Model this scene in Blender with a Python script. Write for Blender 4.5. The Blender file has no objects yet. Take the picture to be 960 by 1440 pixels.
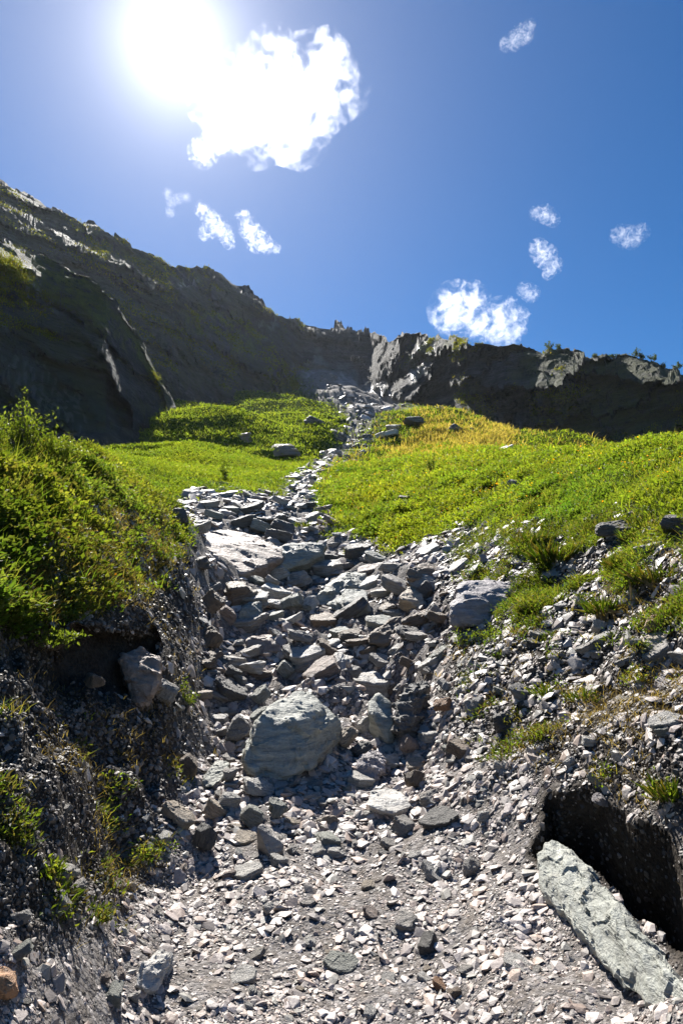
import bpy, bmesh, math, random
import numpy as np
from mathutils import Vector, Matrix

rng = np.random.default_rng(7)
random.seed(7)
SC = bpy.context.scene
COL = SC.collection
R = math.radians

# ------------------------------------------------------------------ camera model
F, PITCH, EYE = 900.0, R(8.0), 1.6
CP, SP = math.cos(PITCH), math.sin(PITCH)

def ray(px, py):
    """bearing (from +Y, clockwise) and slope (rise over horizontal run) of a sight line"""
    x = (np.asarray(px, float) - 480) / F
    y = (720 - np.asarray(py, float)) / F
    fwd = CP - SP * y
    up = y * CP + SP
    return np.arctan2(x, fwd), up / np.hypot(x, fwd)

def project(X, Y, Z):
    z = Z - EYE
    f = Y * CP + z * SP
    u = -Y * SP + z * CP
    f = np.where(f < 1e-3, 1e-3, f)
    return 480 + F * X / f, 720 - F * u / f

def point(px, py, r):
    t, e = ray(px, py)
    return Vector((r * math.sin(t), r * math.cos(t), EYE + r * float(e)))

# ------------------------------------------------------------------ noise
_prm = np.random.default_rng(3).permutation(256)
_prm = np.concatenate([_prm, _prm, _prm])
_grd = np.random.default_rng(4).normal(size=(256, 3))
_grd /= np.linalg.norm(_grd, axis=1)[:, None]

def noise3(P):
    P = np.asarray(P, float)
    i = np.floor(P).astype(np.int64)
    f = P - i
    i &= 255
    w = f * f * f * (f * (f * 6 - 15) + 10)
    out = 0
    for dx in (0, 1):
        wx = w[:, 0] if dx else 1 - w[:, 0]
        for dy in (0, 1):
            wy = w[:, 1] if dy else 1 - w[:, 1]
            for dz in (0, 1):
                wz = w[:, 2] if dz else 1 - w[:, 2]
                h = _prm[_prm[_prm[(i[:, 0] + dx) & 255] + ((i[:, 1] + dy) & 255)] + ((i[:, 2] + dz) & 255)]
                g = _grd[h]
                d = g[:, 0] * (f[:, 0] - dx) + g[:, 1] * (f[:, 1] - dy) + g[:, 2] * (f[:, 2] - dz)
                out = out + wx * wy * wz * d
    return out * 1.6

def fbm(P, oct=4, gain=.5, lac=2.03):
    a, s, o = 1.0, 0, np.array(P, float)
    for k in range(oct):
        s = s + a * noise3(o + 17.3 * k)
        a *= gain
        o = o * lac
    return s

_fp = np.random.default_rng(9).random((256, 3))
_fd = np.random.default_rng(10).normal(size=(256, 3)); _fd /= np.linalg.norm(_fd, axis=1)[:, None]
_fo = np.random.default_rng(12).uniform(-1, 1, 256)

def facet(P, tilt=1.0):
    """fractured rock: tilted flat facets, one to a cell"""
    P = np.asarray(P, float)
    i = np.floor(P).astype(np.int64)
    best = np.full(len(P), 1e9); val = np.zeros(len(P))
    for dx in (-1, 0, 1):
        for dy in (-1, 0, 1):
            for dz in (-1, 0, 1):
                c = i + np.array([dx, dy, dz])
                h = _prm[_prm[_prm[c[:, 0] & 255] + (c[:, 1] & 255)] + (c[:, 2] & 255)]
                d = P - c - _fp[h]
                d2 = (d * d).sum(1)
                k = d2 < best
                best[k] = d2[k]
                val[k] = (_fo[h[k]] * .5 + tilt * (d[k] * _fd[h[k]]).sum(1))
    return val

def sstep(a, b, x):
    t = np.clip((x - a) / (b - a), 0, 1)
    return t * t * (3 - 2 * t)

def poly_sd(px, py, poly):
    """signed distance to a polygon, positive inside"""
    px = np.asarray(px, float); py = np.asarray(py, float)
    d2 = np.full(px.shape, 1e18)
    ins = np.zeros(px.shape, bool)
    n = len(poly)
    for k in range(n):
        x0, y0 = poly[k]; x1, y1 = poly[(k + 1) % n]
        ex, ey = x1 - x0, y1 - y0
        t = np.clip(((px - x0) * ex + (py - y0) * ey) / (ex * ex + ey * ey + 1e-12), 0, 1)
        d2 = np.minimum(d2, (px - x0 - t * ex) ** 2 + (py - y0 - t * ey) ** 2)
        c = (y0 > py) != (y1 > py)
        xs = x0 + (py - y0) / (ey if abs(ey) > 1e-12 else 1e-12) * ex
        ins ^= c & (px < xs)
    return np.where(ins, 1, -1) * np.sqrt(d2)

# ------------------------------------------------------------------ mesh helpers
def mesh_np(name, V, faces, cols=None, smooth=False):
    """faces: list of (m,k) int arrays"""
    me = bpy.data.meshes.new(name)
    V = np.asarray(V, np.float32)
    me.vertices.add(len(V))
    me.vertices.foreach_set('co', V.ravel())
    idx = np.concatenate([f.ravel() for f in faces]).astype(np.int32)
    cnt = np.concatenate([np.full(len(f), f.shape[1]) for f in faces])
    st = np.concatenate([[0], np.cumsum(cnt)[:-1]]).astype(np.int32)
    me.loops.add(len(idx))
    me.loops.foreach_set('vertex_index', idx)
    me.polygons.add(len(cnt))
    me.polygons.foreach_set('loop_start', st)
    me.update(calc_edges=True)
    me.polygons.foreach_set('use_smooth', np.full(len(cnt), smooth))
    if cols is not None:
        for nm, c in cols.items():
            c = np.asarray(c, np.float32)
            if c.ndim == 1:
                a = me.attributes.new(nm, 'FLOAT', 'POINT')
                a.data.foreach_set('value', c)
            else:
                a = me.color_attributes.new(nm, 'FLOAT_COLOR', 'POINT')
                c4 = np.ones((len(c), 4), np.float32); c4[:, :3] = c
                a.data.foreach_set('color', c4.ravel())
    return me

def link(name, me, mat=None, parent=None):
    o = bpy.data.objects.new(name, me)
    COL.objects.link(o)
    if mat:
        me.materials.append(mat)
    if parent:
        o.parent = parent
    return o

def tag(o, label=None, cat=None, group=None, kind=None):
    if label: o['label'] = label
    if cat: o['category'] = cat
    if group: o['group'] = group
    if kind: o['kind'] = kind
    return o

# ------------------------------------------------------------------ node helper
class NT:
    def __init__(s, mat):
        s.t = mat.node_tree; s.n = s.t.nodes
    def add(s, typ, **kw):
        nd = s.n.new(typ)
        ins = kw.pop('ins', {})
        for k, v in kw.items(): setattr(nd, k, v)
        for k, v in ins.items():
            if hasattr(v, 'is_linked'): s.t.links.new(v, nd.inputs[k])
            else: nd.inputs[k].default_value = v
        return nd
    def math(s, op, a, b=0.0, c=None, clamp=False):
        nd = s.n.new('ShaderNodeMath'); nd.operation = op; nd.use_clamp = clamp
        for i, v in enumerate((a, b) if c is None else (a, b, c)):
            if hasattr(v, 'is_linked'): s.t.links.new(v, nd.inputs[i])
            else: nd.inputs[i].default_value = v
        return nd.outputs[0]
    def mix(s, f, a, b, mode='MIX'):
        nd = s.n.new('ShaderNodeMix'); nd.data_type = 'RGBA'; nd.blend_type = mode
        for sock, v in ((nd.inputs[0], f), (nd.inputs[6], a), (nd.inputs[7], b)):
            if hasattr(v, 'is_linked'): s.t.links.new(v, sock)
            else: sock.default_value = v if isinstance(v, (int, float)) else (*v, 1)
        return nd.outputs[2]
    def noise(s, vec, scale, detail=4, rough=.55, out=0):
        return s.add('ShaderNodeTexNoise', ins={'Vector': vec, 'Scale': scale, 'Detail': detail, 'Roughness': rough}).outputs[out]
    def ramp(s, f, a, b, lo=0.0, hi=1.0):
        nd = s.add('ShaderNodeMapRange', ins={'Value': f, 'From Min': a, 'From Max': b, 'To Min': lo, 'To Max': hi})
        return nd.outputs[0]

def new_mat(name):
    m = bpy.data.materials.new(name); m.use_nodes = True
    m.node_tree.nodes.clear()
    nt = NT(m)
    nt.out = nt.add('ShaderNodeOutputMaterial')
    return m, nt

# ------------------------------------------------------------------ materials
def rock_material():
    m, n = new_mat('schist')
    tc = n.add('ShaderNodeTexCoord').outputs['Object']
    inf = n.add('ShaderNodeObjectInfo')
    off = n.add('ShaderNodeVectorMath', operation='SCALE', ins={0: (31.0, 17.0, 53.0), 'Scale': inf.outputs['Random']}).outputs[0]
    p = n.add('ShaderNodeVectorMath', operation='ADD', ins={0: tc, 1: off}).outputs[0]
    ps = n.add('ShaderNodeMapping', ins={'Vector': p, 'Scale': (2.2, 2.2, 14.0)}).outputs[0]
    lay = n.noise(ps, 1.6, 7, .65)
    big = n.noise(p, 2.3, 5, .6)
    fine = n.noise(p, 22.0, 6, .7)
    spk = n.noise(p, 70.0, 2, .5)
    c = n.mix(n.ramp(lay, .3, .7), (.55, .55, .53), (1.28, 1.26, 1.22))
    c = n.mix(n.ramp(fine, .35, .7), n.mix(1.0, c, (.72, .70, .68), 'MULTIPLY'), c)
    c = n.mix(1.0, c, inf.outputs['Color'], 'MULTIPLY')
    # rusty and lichen stains with a shape of their own
    c = n.mix(n.ramp(big, .60, .72, 0, .45), c, (.26, .17, .10))
    c = n.mix(n.ramp(n.noise(p, 5.0, 6, .7), .62, .68, 0, .5), c, (.10, .105, .09))
    c = n.mix(n.ramp(spk, .66, .72, 0, .5), c, (.6, .6, .57))
    bmp = n.add('ShaderNodeBump', ins={'Strength': .9, 'Distance': .05, 'Height': n.math('ADD', n.math('MULTIPLY', lay, 1.0), n.math('MULTIPLY', fine, .6))})
    b = n.add('ShaderNodeBsdfPrincipled', ins={'Base Color': c, 'Roughness': n.ramp(fine, .3, .7, .45, .75), 'Normal': bmp.outputs[0]})
    b.inputs['Specular IOR Level'].default_value = .45
    n.t.links.new(b.outputs[0], n.out.inputs[0])
    return m

def gravel_material():
    m, n = new_mat('gravel_chips')
    col = n.add('ShaderNodeAttribute', attribute_name='Col').outputs['Color']
    pos = n.add('ShaderNodeNewGeometry').outputs['Position']
    nz = n.noise(pos, 90.0, 4, .65)
    c = n.mix(n.ramp(nz, .3, .7), n.mix(1.0, col, (.66, .64, .62), 'MULTIPLY'), col)
    bmp = n.add('ShaderNodeBump', ins={'Strength': .35, 'Distance': .006, 'Height': nz})
    b = n.add('ShaderNodeBsdfPrincipled', ins={'Base Color': c, 'Roughness': .55, 'Normal': bmp.outputs[0]})
    n.t.links.new(b.outputs[0], n.out.inputs[0])
    return m

def ground_material():
    m, n = new_mat('gully_ground')
    pos = n.add('ShaderNodeNewGeometry').outputs['Position']
    gr = n.add('ShaderNodeAttribute', attribute_name='grass').outputs['Fac']
    so = n.add('ShaderNodeAttribute', attribute_name='soil_shade').outputs['Fac']
    n1 = n.noise(pos, 1.3, 6, .6)
    n2 = n.noise(pos, 9.0, 6, .65)
    n3 = n.noise(pos, 55.0, 5, .7)
    vor = n.add('ShaderNodeTexVoronoi', ins={'Vector': n.add('ShaderNodeVectorMath', operation='ADD', ins={0: pos, 1: n.add('ShaderNodeVectorMath', operation='SCALE', ins={0: n.noise(pos, 30.0, 2, .5, 1), 'Scale': .03}).outputs[0]}).outputs[0], 'Scale': 42.0})
    grit = n.mix(n.ramp(n3, .3, .72), (.062, .055, .050), (.235, .218, .208))
    grit = n.mix(n.ramp(vor.outputs['Color'], .45, .95, 0, .8), grit, (.42, .395, .38))
    grit = n.mix(n.ramp(n2, .42, .68, 0, .65), grit, (.15, .122, .098))
    soil_shade = n.mix(n.ramp(n3, .35, .7), (.015, .0115, .008), (.058, .045, .034))
    soil_shade = n.mix(n.ramp(n2, .5, .75, 0, .6), soil_shade, (.10, .086, .072))
    c = n.mix(so, grit, soil_shade)
    turf = n.mix(n.ramp(n2, .35, .7), (.040, .056, .011), (.11, .15, .026))
    turf = n.mix(n.ramp(n1, .5, .75, 0, .45), turf, (.14, .13, .035))
    c = n.mix(gr, c, turf)
    h = n.math('ADD', n.math('MULTIPLY', n3, .6), n.math('MULTIPLY', vor.outputs['Distance'], -.9))
    bmp = n.add('ShaderNodeBump', ins={'Strength': .8, 'Distance': .02, 'Height': h})
    bmp2 = n.add('ShaderNodeBump', ins={'Strength': .5, 'Distance': .12, 'Height': n2, 'Normal': bmp.outputs[0]})
    b = n.add('ShaderNodeBsdfPrincipled', ins={'Base Color': c, 'Roughness': .85, 'Normal': bmp2.outputs[0]})
    n.t.links.new(n.math('MULTIPLY', n.math('SUBTRACT', 1.0, gr, clamp=True), .22), b.inputs['Specular IOR Level'])
    n.t.links.new(b.outputs[0], n.out.inputs[0])
    return m

def leaf_material(name='leaf', trans=.5, rough=.45, spec=.3):
    m, n = new_mat(name)
    col = n.add('ShaderNodeAttribute', attribute_name='Col').outputs['Color']
    tcol = n.mix(1.0, col, (1.5, 1.42, .5), 'MULTIPLY')
    p = n.add('ShaderNodeBsdfPrincipled', ins={'Base Color': col, 'Roughness': rough})
    p.inputs['Specular IOR Level'].default_value = spec
    t = n.add('ShaderNodeBsdfTranslucent', ins={'Color': tcol})
    mx = n.add('ShaderNodeMixShader', ins={0: trans, 1: p.outputs[0], 2: t.outputs[0]})
    n.t.links.new(mx.outputs[0], n.out.inputs[0])
    return m

def mountain_material():
    m, n = new_mat('mountain_rock')
    geo = n.add('ShaderNodeNewGeometry')
    pos = geo.outputs['Position']
    pale = n.add('ShaderNodeAttribute', attribute_name='pale').outputs['Fac']
    wet = n.add('ShaderNodeAttribute', attribute_name='wet').outputs['Fac']
    gra = n.add('ShaderNodeAttribute', attribute_name='grass').outputs['Fac']
    ps = n.add('ShaderNodeMapping', ins={'Vector': pos, 'Rotation': (R(18), R(-28), 0), 'Scale': (.05, .05, .45)}).outputs[0]
    lay = n.noise(ps, 1.0, 8, .65)
    big = n.noise(pos, .05, 6, .6)
    fin = n.noise(pos, .45, 10, .76)
    ps2 = n.add('ShaderNodeMapping', ins={'Vector': pos, 'Rotation': (R(12), R(-24), R(20)), 'Scale': (.16, .16, 1.5)}).outputs[0]
    lay2 = n.noise(ps2, 1.0, 6, .6)
    warp = n.add('ShaderNodeVectorMath', operation='ADD', ins={0: ps, 1: n.add('ShaderNodeVectorMath', operation='SCALE', ins={0: n.noise(pos, .25, 4, .6, 1), 'Scale': .6}).outputs[0]}).outputs[0]
    vr = n.add('ShaderNodeTexVoronoi', feature='DISTANCE_TO_EDGE', ins={'Vector': warp, 'Scale': 2.6}).outputs['Distance']
    c = n.mix(n.ramp(lay, .40, .62), (.013, .013, .014), (.115, .116, .12))
    c = n.mix(n.ramp(lay2, .44, .60, 0, .55), c, (.055, .050, .044))
    c = n.mix(n.ramp(vr, .0, .07, .8, 0), c, (.012, .011, .010))
    c = n.mix(n.ramp(big, .45, .65, 0, .5), c, (.11, .095, .075))
    c = n.mix(n.ramp(fin, .46, .58, 0, .75), c, (.03, .028, .026))
    c = n.mix(n.math('MULTIPLY', pale, n.ramp(fin, .3, .6, .4, 1)), c, (.27, .265, .26))
    veg = n.mix(n.ramp(fin, .35, .65), (.05, .065, .014), (.135, .155, .03))
    g = n.math('MULTIPLY', gra, n.ramp(n.math('ADD', fin, n.math('MULTIPLY', big, .5)), .5, .68), clamp=True)
    c = n.mix(g, c, veg)
    bmp = n.add('ShaderNodeBump', ins={'Strength': 1.0, 'Distance': 1.6, 'Height': n.math('ADD', lay, n.math('MULTIPLY', fin, .8))})
    ro = n.math('SUBTRACT', .8, n.math('MULTIPLY', wet, .42))
    b = n.add('ShaderNodeBsdfPrincipled', ins={'Base Color': c, 'Roughness': ro, 'Normal': bmp.outputs[0]})
    n.t.links.new(n.math('ADD', n.math('MULTIPLY', wet, .5), .3), b.inputs['Specular IOR Level'])
    n.t.links.new(b.outputs[0], n.out.inputs[0])
    return m

M_ROCK = rock_material()
M_GRAVEL = gravel_material()
M_GROUND = ground_material()
M_LEAF = leaf_material('leaf', .62, .5)
M_GRASS = leaf_material('grass_blade', .62, .9, .02)
M_MOUNT = mountain_material()

def flat_mat(name, col, rough=.7):
    m, n = new_mat(name)
    pos = n.add('ShaderNodeTexCoord').outputs['Object']
    c = n.mix(n.ramp(n.noise(pos, 12.0, 4), .3, .7), tuple(v * .7 for v in col), col)
    b = n.add('ShaderNodeBsdfPrincipled', ins={'Base Color': c, 'Roughness': rough})
    n.t.links.new(b.outputs[0], n.out.inputs[0])
    return m
M_STEM = flat_mat('twig_bark', (.13, .09, .05))
M_DRY = flat_mat('dry_straw', (.36, .29, .17))

# ------------------------------------------------------------------ terrain
CTRL = [  # picture column, row, horizontal range in metres
    # gully bed
    (480,1440,2.7),(330,1440,2.6),(650,1440,2.65),(450,1300,3.3),(600,1300,3.3),(340,1300,3.3),(440,1200,4.0),(560,1180,4.15),(340,1200,3.9),
    (430,1090,5.05),(540,1090,5.1),(320,1110,4.9),(350,1010,6.2),(330,960,7.0),(480,985,6.6),(540,960,7.1),(400,880,9.3),(480,880,9.6),(350,880,9.3),
    (420,800,13.5),(340,800,13.2),(490,800,13.6),(400,730,19),(320,725,18.5),(450,690,26),(400,690,25),(440,655,45),(490,632,75),(520,600,125),(560,575,190),
    # left bank
    (0,650,7.6),(0,655,6.2),(60,652,7.0),(120,658,8.2),(180,678,9.6),(235,703,11.5),(0,700,5.2),(100,720,6.2),(200,760,7.8),(250,770,9.6),(262,735,13.0),
    (0,800,4.4),(100,820,5.0),(200,850,6.0),(270,850,8.2),(80,895,4.4),(160,900,4.9),(225,912,5.5),(80,985,4.15),(160,1000,4.5),(225,1010,5.1),(285,900,8.0),(285,960,6.6),(262,1030,5.6),
    (0,900,3.85),(0,980,3.45),(0,1060,3.1),(100,1080,3.55),(200,1090,4.3),(250,1120,4.7),(0,1200,2.75),(100,1200,3.1),(200,1200,3.75),(0,1320,2.45),(110,1320,2.75),(220,1320,3.15),(0,1440,2.2),(110,1440,2.4),
    # hollow behind the left spur, then the far left meadow
    (60,690,14),(120,700,15),(200,722,17),(140,640,27),(260,660,31),(300,690,23.5),(370,680,28),(150,612,50),(220,620,46),(330,640,45),(300,612,72),(250,592,95),(400,605,110),(350,595,90),(300,588,115),(430,575,150),(400,572,142),(480,600,128),(440,550,205),(430,528,240),(475,532,240),(515,550,225),(555,568,205),(160,600,70),(0,640,28),(0,610,60),
    # right bank
    (480,722,19),(505,765,15),(570,800,11.2),(610,860,8.6),(600,950,6.9),(600,1020,5.7),(650,1100,4.6),(690,1180,3.85),
    (640,800,10.2),(720,745,10.2),(650,720,14),(560,705,18.5),(500,680,26),(600,660,24),(700,660,17),(800,664,12.8),(900,662,10),(960,662,9),(960,634,10.8),(860,638,14),(770,641,20),(700,640,30),(640,635,40),(560,640,52),(620,602,88),(560,603,105),(700,607,85),(650,585,130),(590,577,152),
    (800,630,120),(960,645,110),(960,645,165),(800,632,165),(720,612,130),(1100,655,100),(1100,660,165),(1300,665,100),(860,664,32),(960,668,26),(800,634,75),(960,660,60),
    (720,790,8.4),(800,745,8.6),(900,725,7.2),(960,705,6.6),(750,850,6.9),(850,800,6.6),(950,800,5.5),(700,900,6.4),(800,900,5.5),(950,900,4.6),(650,950,5.9),(750,1000,4.9),(850,1000,4.35),(950,1000,3.85),(700,1090,4.3),(800,1090,3.85),(950,1090,3.4),
    (760,1150,3.75),(860,1160,3.5),(950,1200,3.15),(780,1230,3.35),(870,1270,3.1),(700,1300,3.15),(800,1330,2.95),(950,1330,2.75),(800,1440,2.5),(950,1440,2.35),
]
def ctrl_pts():
    out = []
    for px, py, r in CTRL:
        t, e = ray(px, py)
        out.append((float(t), math.log(r), float(e) + EYE / r))
    for t, r, z in [(0,.3,0),(0,1.0,0),(.8,.3,0),(-.8,.3,0),(.8,1.2,.1),(-.8,1.2,.15),(-.85,3,1.2),(-.85,6,3.2),(-.85,20,7),(-.85,60,20),(-.85,200,60),
                    (.85,3,.9),(.85,6,2.5),(.85,15,5.4),(.85,60,16),(.85,200,50),(0,400,140),(-.3,300,100),(.3,300,70)]:
        out.append((t, math.log(r), z / r))
    return np.array(out)

TS = 1.6
def tps(d2):
    return .5 * d2 * np.log(d2 + 1e-12)

_C = ctrl_pts()
_X = np.stack([_C[:, 0] * TS, _C[:, 1]], 1)
_n = len(_X)
_K = tps(((_X[:, None] - _X[None]) ** 2).sum(-1)) + np.eye(_n) * 2e-4
_P = np.concatenate([np.ones((_n, 1)), _X], 1)
_A = np.block([[_K, _P], [_P.T, np.zeros((3, 3))]])
_S = np.linalg.solve(_A, np.concatenate([_C[:, 2], np.zeros(3)]))

def q_base(t, lr):
    t = np.asarray(t, float).ravel(); lr = np.asarray(lr, float).ravel()
    out = np.empty(len(t))
    for a in range(0, len(t), 60000):
        x = np.stack([t[a:a + 60000] * TS, lr[a:a + 60000]], 1)
        d2 = ((x[:, None] - _X[None]) ** 2).sum(-1)
        out[a:a + 60000] = tps(d2) @ _S[:_n] + _S[_n] + x @ _S[_n + 1:]
    return out

NT_, NR_ = 1150, 820
TH = np.linspace(R(-55), R(55), NT_)
LR = np.linspace(math.log(1.5), math.log(420), NR_)
DT, DL = TH[1] - TH[0], LR[1] - LR[0]
# coarse solve then bilinear refine (the surface is smooth at this stage)
_ct, _cl = np.linspace(TH[0], TH[-1], 288), np.linspace(LR[0], LR[-1], 205)
_g = q_base(*np.meshgrid(_ct, _cl)).reshape(205, 288)
def bil(G, ct, cl, t, l):
    a = np.clip((t - ct[0]) / (ct[1] - ct[0]), 0, len(ct) - 1.001); b = np.clip((l - cl[0]) / (cl[1] - cl[0]), 0, len(cl) - 1.001)
    i = a.astype(int); j = b.astype(int); a = a - i; b = b - j
    return (G[j, i] * (1 - a) + G[j, i + 1] * a) * (1 - b) + (G[j + 1, i] * (1 - a) + G[j + 1, i + 1] * a) * b
TT, LL = np.meshgrid(TH, LR)
RR = np.exp(LL)
Q = bil(_g, _ct, _cl, TT.ravel(), LL.ravel()).reshape(NR_, NT_)
Z = Q * RR
X = RR * np.sin(TT); Y = RR * np.cos(TT)
PX, PY = project(X, Y, Z)

# grass areas (picture outlines of the turf, carried onto the terrain)
G_LEFT_FAR = [(-2600,500),(60,550),(150,560),(235,545),(300,550),(400,530),(420,535),(450,560),(498,592),(469,632),(415,670),(396,696),(330,692),(265,692),(200,740),(0,760),(-2600,760)]
G_RIGHT = [(2600,500),(960,560),(850,560),(700,560),(640,545),(600,548),(584,566),(523,611),(475,649),(448,690),(462,735),(510,752),(540,775),(585,765),(650,735),(700,738),(760,742),(840,738),(900,730),(960,722),(2600,690)]
G_BANK = [(-2600,480),(0,540),(120,610),(245,690),(262,760),(245,800),(215,830),(165,850),(90,868),(30,885),(-2600,930)]
def grass_mask(px, py, r, P3):
    wob = noise3(P3 * .9) * 14 + noise3(P3 * 3.1 + 5) * 9
    a = sstep(-9, 9, poly_sd(px, py, G_LEFT_FAR) + wob) * (r > 15.5)
    b = sstep(-14, 14, poly_sd(px, py, G_RIGHT) + wob * 1.3) * (r > 5.5)
    c = sstep(-22, 16, poly_sd(px, py, G_BANK) + wob) * (r < 15.5)
    return np.clip(a + b + c, 0, 1)

P3 = np.stack([X.ravel(), Y.ravel(), Z.ravel()], 1)
GM = grass_mask(PX.ravel(), PY.ravel(), RR.ravel(), P3).reshape(RR.shape)

# surface relief
def octave(lam, amp, seed):
    fade = np.clip(1.6 - RR.ravel() * .030 / lam, 0, 1)
    out = np.zeros(RR.size)
    k = fade > 0
    out[k] = noise3(P3[k] / lam + seed) * amp * fade[k]
    return out.reshape(RR.shape)
rough = 1 - .75 * GM
D = octave(9, .30, 1) * sstep(14, 40, RR) + octave(4, .16, 9) * sstep(8, 20, RR)
D += rough * (octave(1.1, .10, 2) + octave(.5, .07, 3) + octave(.22, .035, 4) + octave(.10, .020, 5) + octave(.05, .010, 6))
BK = GM * (RR < 15.5) * (PX < 300)
D += GM * (RR > 5) * (PX > 400) * (octave(1.8, .16, 27) + octave(.8, .09, 28))
D += GM * (octave(.6, .05, 7) + octave(.25, .03, 8)) + BK * (octave(.9, .14, 17) + octave(.45, .10, 18))
# far meadow humps
D += GM * sstep(25, 60, RR) * (octave(9, 1.3, 13) + octave(16, 2.6, 11) + octave(30, 3.6, 12))
# trodden, finer gravel at the mouth of the gully
flatm = sstep(-40, 60, poly_sd(PX, PY, [(250,1330),(330,1240),(620,1230),(720,1340),(700,1500),(230,1500)]))
D *= 1 - .55 * flatm
Z = Z + D
Z += (1 - GM) * sstep(70, 120, RR) * (octave(13, 3.2, 91) + octave(6, 1.6, 92) + octave(2.6, .8, 93))
# terracettes and small scarps of the far slopes
_h = (Z + octave(22, 5.0, 81) + octave(9, 1.5, 82)) / 3.4
_f = _h - np.floor(_h)
_s = np.where(_f < .86, .42 * _f / .86, .42 + .58 * (_f - .86) / .14)
SCARP = .62 * sstep(28, 60, RR) * sstep(.0, .35, octave(26, 1.0, 83) + octave(8, .5, 84)) * (1 - .6 * sstep(440, 520, PX))
Z += SCARP * 3.4 * (_s - _f)
RISER = SCARP * (_f > .85)
GUL = sstep(-15, 25, poly_sd(PX, PY, [(280,700),(440,690),(520,770),(600,790),(640,860),(610,980),(560,1020),(300,1040),(275,960),(300,860),(265,770)])) * (1 - GM)
Z -= GUL * (np.abs(octave(1.1, .34, 51)) + np.abs(octave(.5, .22, 52)) + np.abs(octave(.24, .10, 53)))
HOL = [(490,905),(560,915),(604,935),(590,985),(520,970),(490,940)]
Z -= .38 * sstep(-6, 20, poly_sd(PX, PY, HOL) + octave(.4, 8, 57)) * (RR > 6.2) * (RR < 9.5)
RBM = sstep(-10, 40, poly_sd(PX, PY, [(620,770),(720,735),(2600,690),(2600,1150),(860,1100),(700,1080),(640,960)])) * (1 - GM * .6)
Z += RBM * (octave(.7, .17, 61) + octave(.33, .09, 62) + octave(.16, .05, 63))
LBM = sstep(-10, 40, poly_sd(PX, PY, [(-1500,900),(60,880),(240,860),(270,960),(250,1120),(170,1230),(60,1330),(-1500,1400)]))
Z += LBM * (octave(.45, .13, 54) + octave(.2, .09, 55) + octave(.09, .05, 56) + octave(.045, .025, 57))
# upper gully: stepped by its slabs
Z += (1 - GM) * sstep(6, 9, RR) * (1 - sstep(24, 34, RR)) * .16 * np.abs(octave(1.6, 1.0, 21))
# hollow under the far side of the right bank (black burrow behind the buried slab)
HOLE = [(752,1146),(772,1124),(815,1132),(862,1150),(905,1178),(940,1200),(972,1236),(985,1300),(968,1325),(922,1290),(880,1278),(835,1242),(770,1202)]
hs = poly_sd(PX, PY, HOLE) + octave(.6, 26, 37) + octave(.3, 30, 33) + octave(.12, 16, 34) + octave(.05, 5, 36)
hm = sstep(-4, 20, hs) * (RR < 4.3)
Z -= .85 * hm
# undercut below the left turf lip
CAVE = [(60,905),(110,888),(165,893),(215,902),(232,930),(222,960),(180,978),(110,968),(65,950)]
cs = poly_sd(PX, PY, CAVE) + octave(.3, 8, 35)
cm = sstep(-4, 16, cs) * (RR < 6.2)
CUT = [(-60,880),(40,875),(95,885),(70,935),(-60,950)]
SH = RR * 0 + + .38 * cm + .22 * sstep(-4, 14, poly_sd(PX, PY, CUT)) * (RR < 5)
SH += .55 * hm
X = (RR + SH) * np.sin(TT); Y = (RR + SH) * np.cos(TT)
E = (Z - EYE) / (RR + SH)

# attributes: dark humus by the turf edges; on the left bank also shade put into colour
SOIL_SHADE = sstep(-60, 40, poly_sd(PX, PY, [(-2600,860),(70,860),(240,800),(262,900),(262,1040),(240,1130),(170,1230),(60,1330),(-2600,1420)]))
SOIL_SHADE = np.maximum(SOIL_SHADE, .93 * sstep(-40, 40, poly_sd(PX, PY, [(620,770),(720,740),(2600,700),(2600,1180),(940,1150),(820,1120),(740,1110),(690,1060),(640,960)]) + octave(.5, 40, 71)))
SOIL_SHADE = np.maximum(SOIL_SHADE, sstep(-30, -6, hs) * (RR < 4.4))  # burrow walls take the dark soil colour, painting in the hole's shade
SOIL_SHADE = np.maximum(SOIL_SHADE, cm)

def lookup(G, t, l):
    return bil(G, TH, LR, np.asarray(t, float), np.asarray(l, float))

def hit(px, py, rmin=0.0):
    """horizontal range at which a sight line first meets the ground"""
    t, e = ray(px, py)
    a = float(np.clip((t - TH[0]) / DT, 0, NT_ - 1.001)); i = int(a); a -= i
    col = E[:, i] * (1 - a) + E[:, i + 1] * a
    k = np.nonzero((col >= float(e)) & (RR[:, 0] > rmin))[0]
    if len(k) == 0:
        return 150.0
    return float(RR[k[0], 0])

DRYB = sstep(-34, 20, poly_sd(PX, PY, [(20,805),(60,765),(110,722),(190,715),(262,785),(264,885),(160,915),(40,897)]) + octave(.5, 26, 95)) * (RR < 12)
# ground mesh: fine fan in front, coarse skirt all round
V = np.stack([X.ravel(), Y.ravel(), Z.ravel()], 1)
ii = np.arange(NR_ * NT_).reshape(NR_, NT_)
quads = np.stack([ii[:-1, :-1].ravel(), ii[:-1, 1:].ravel(), ii[1:, 1:].ravel(), ii[1:, :-1].ravel()], 1)
quads = quads[:, ::-1]
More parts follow.
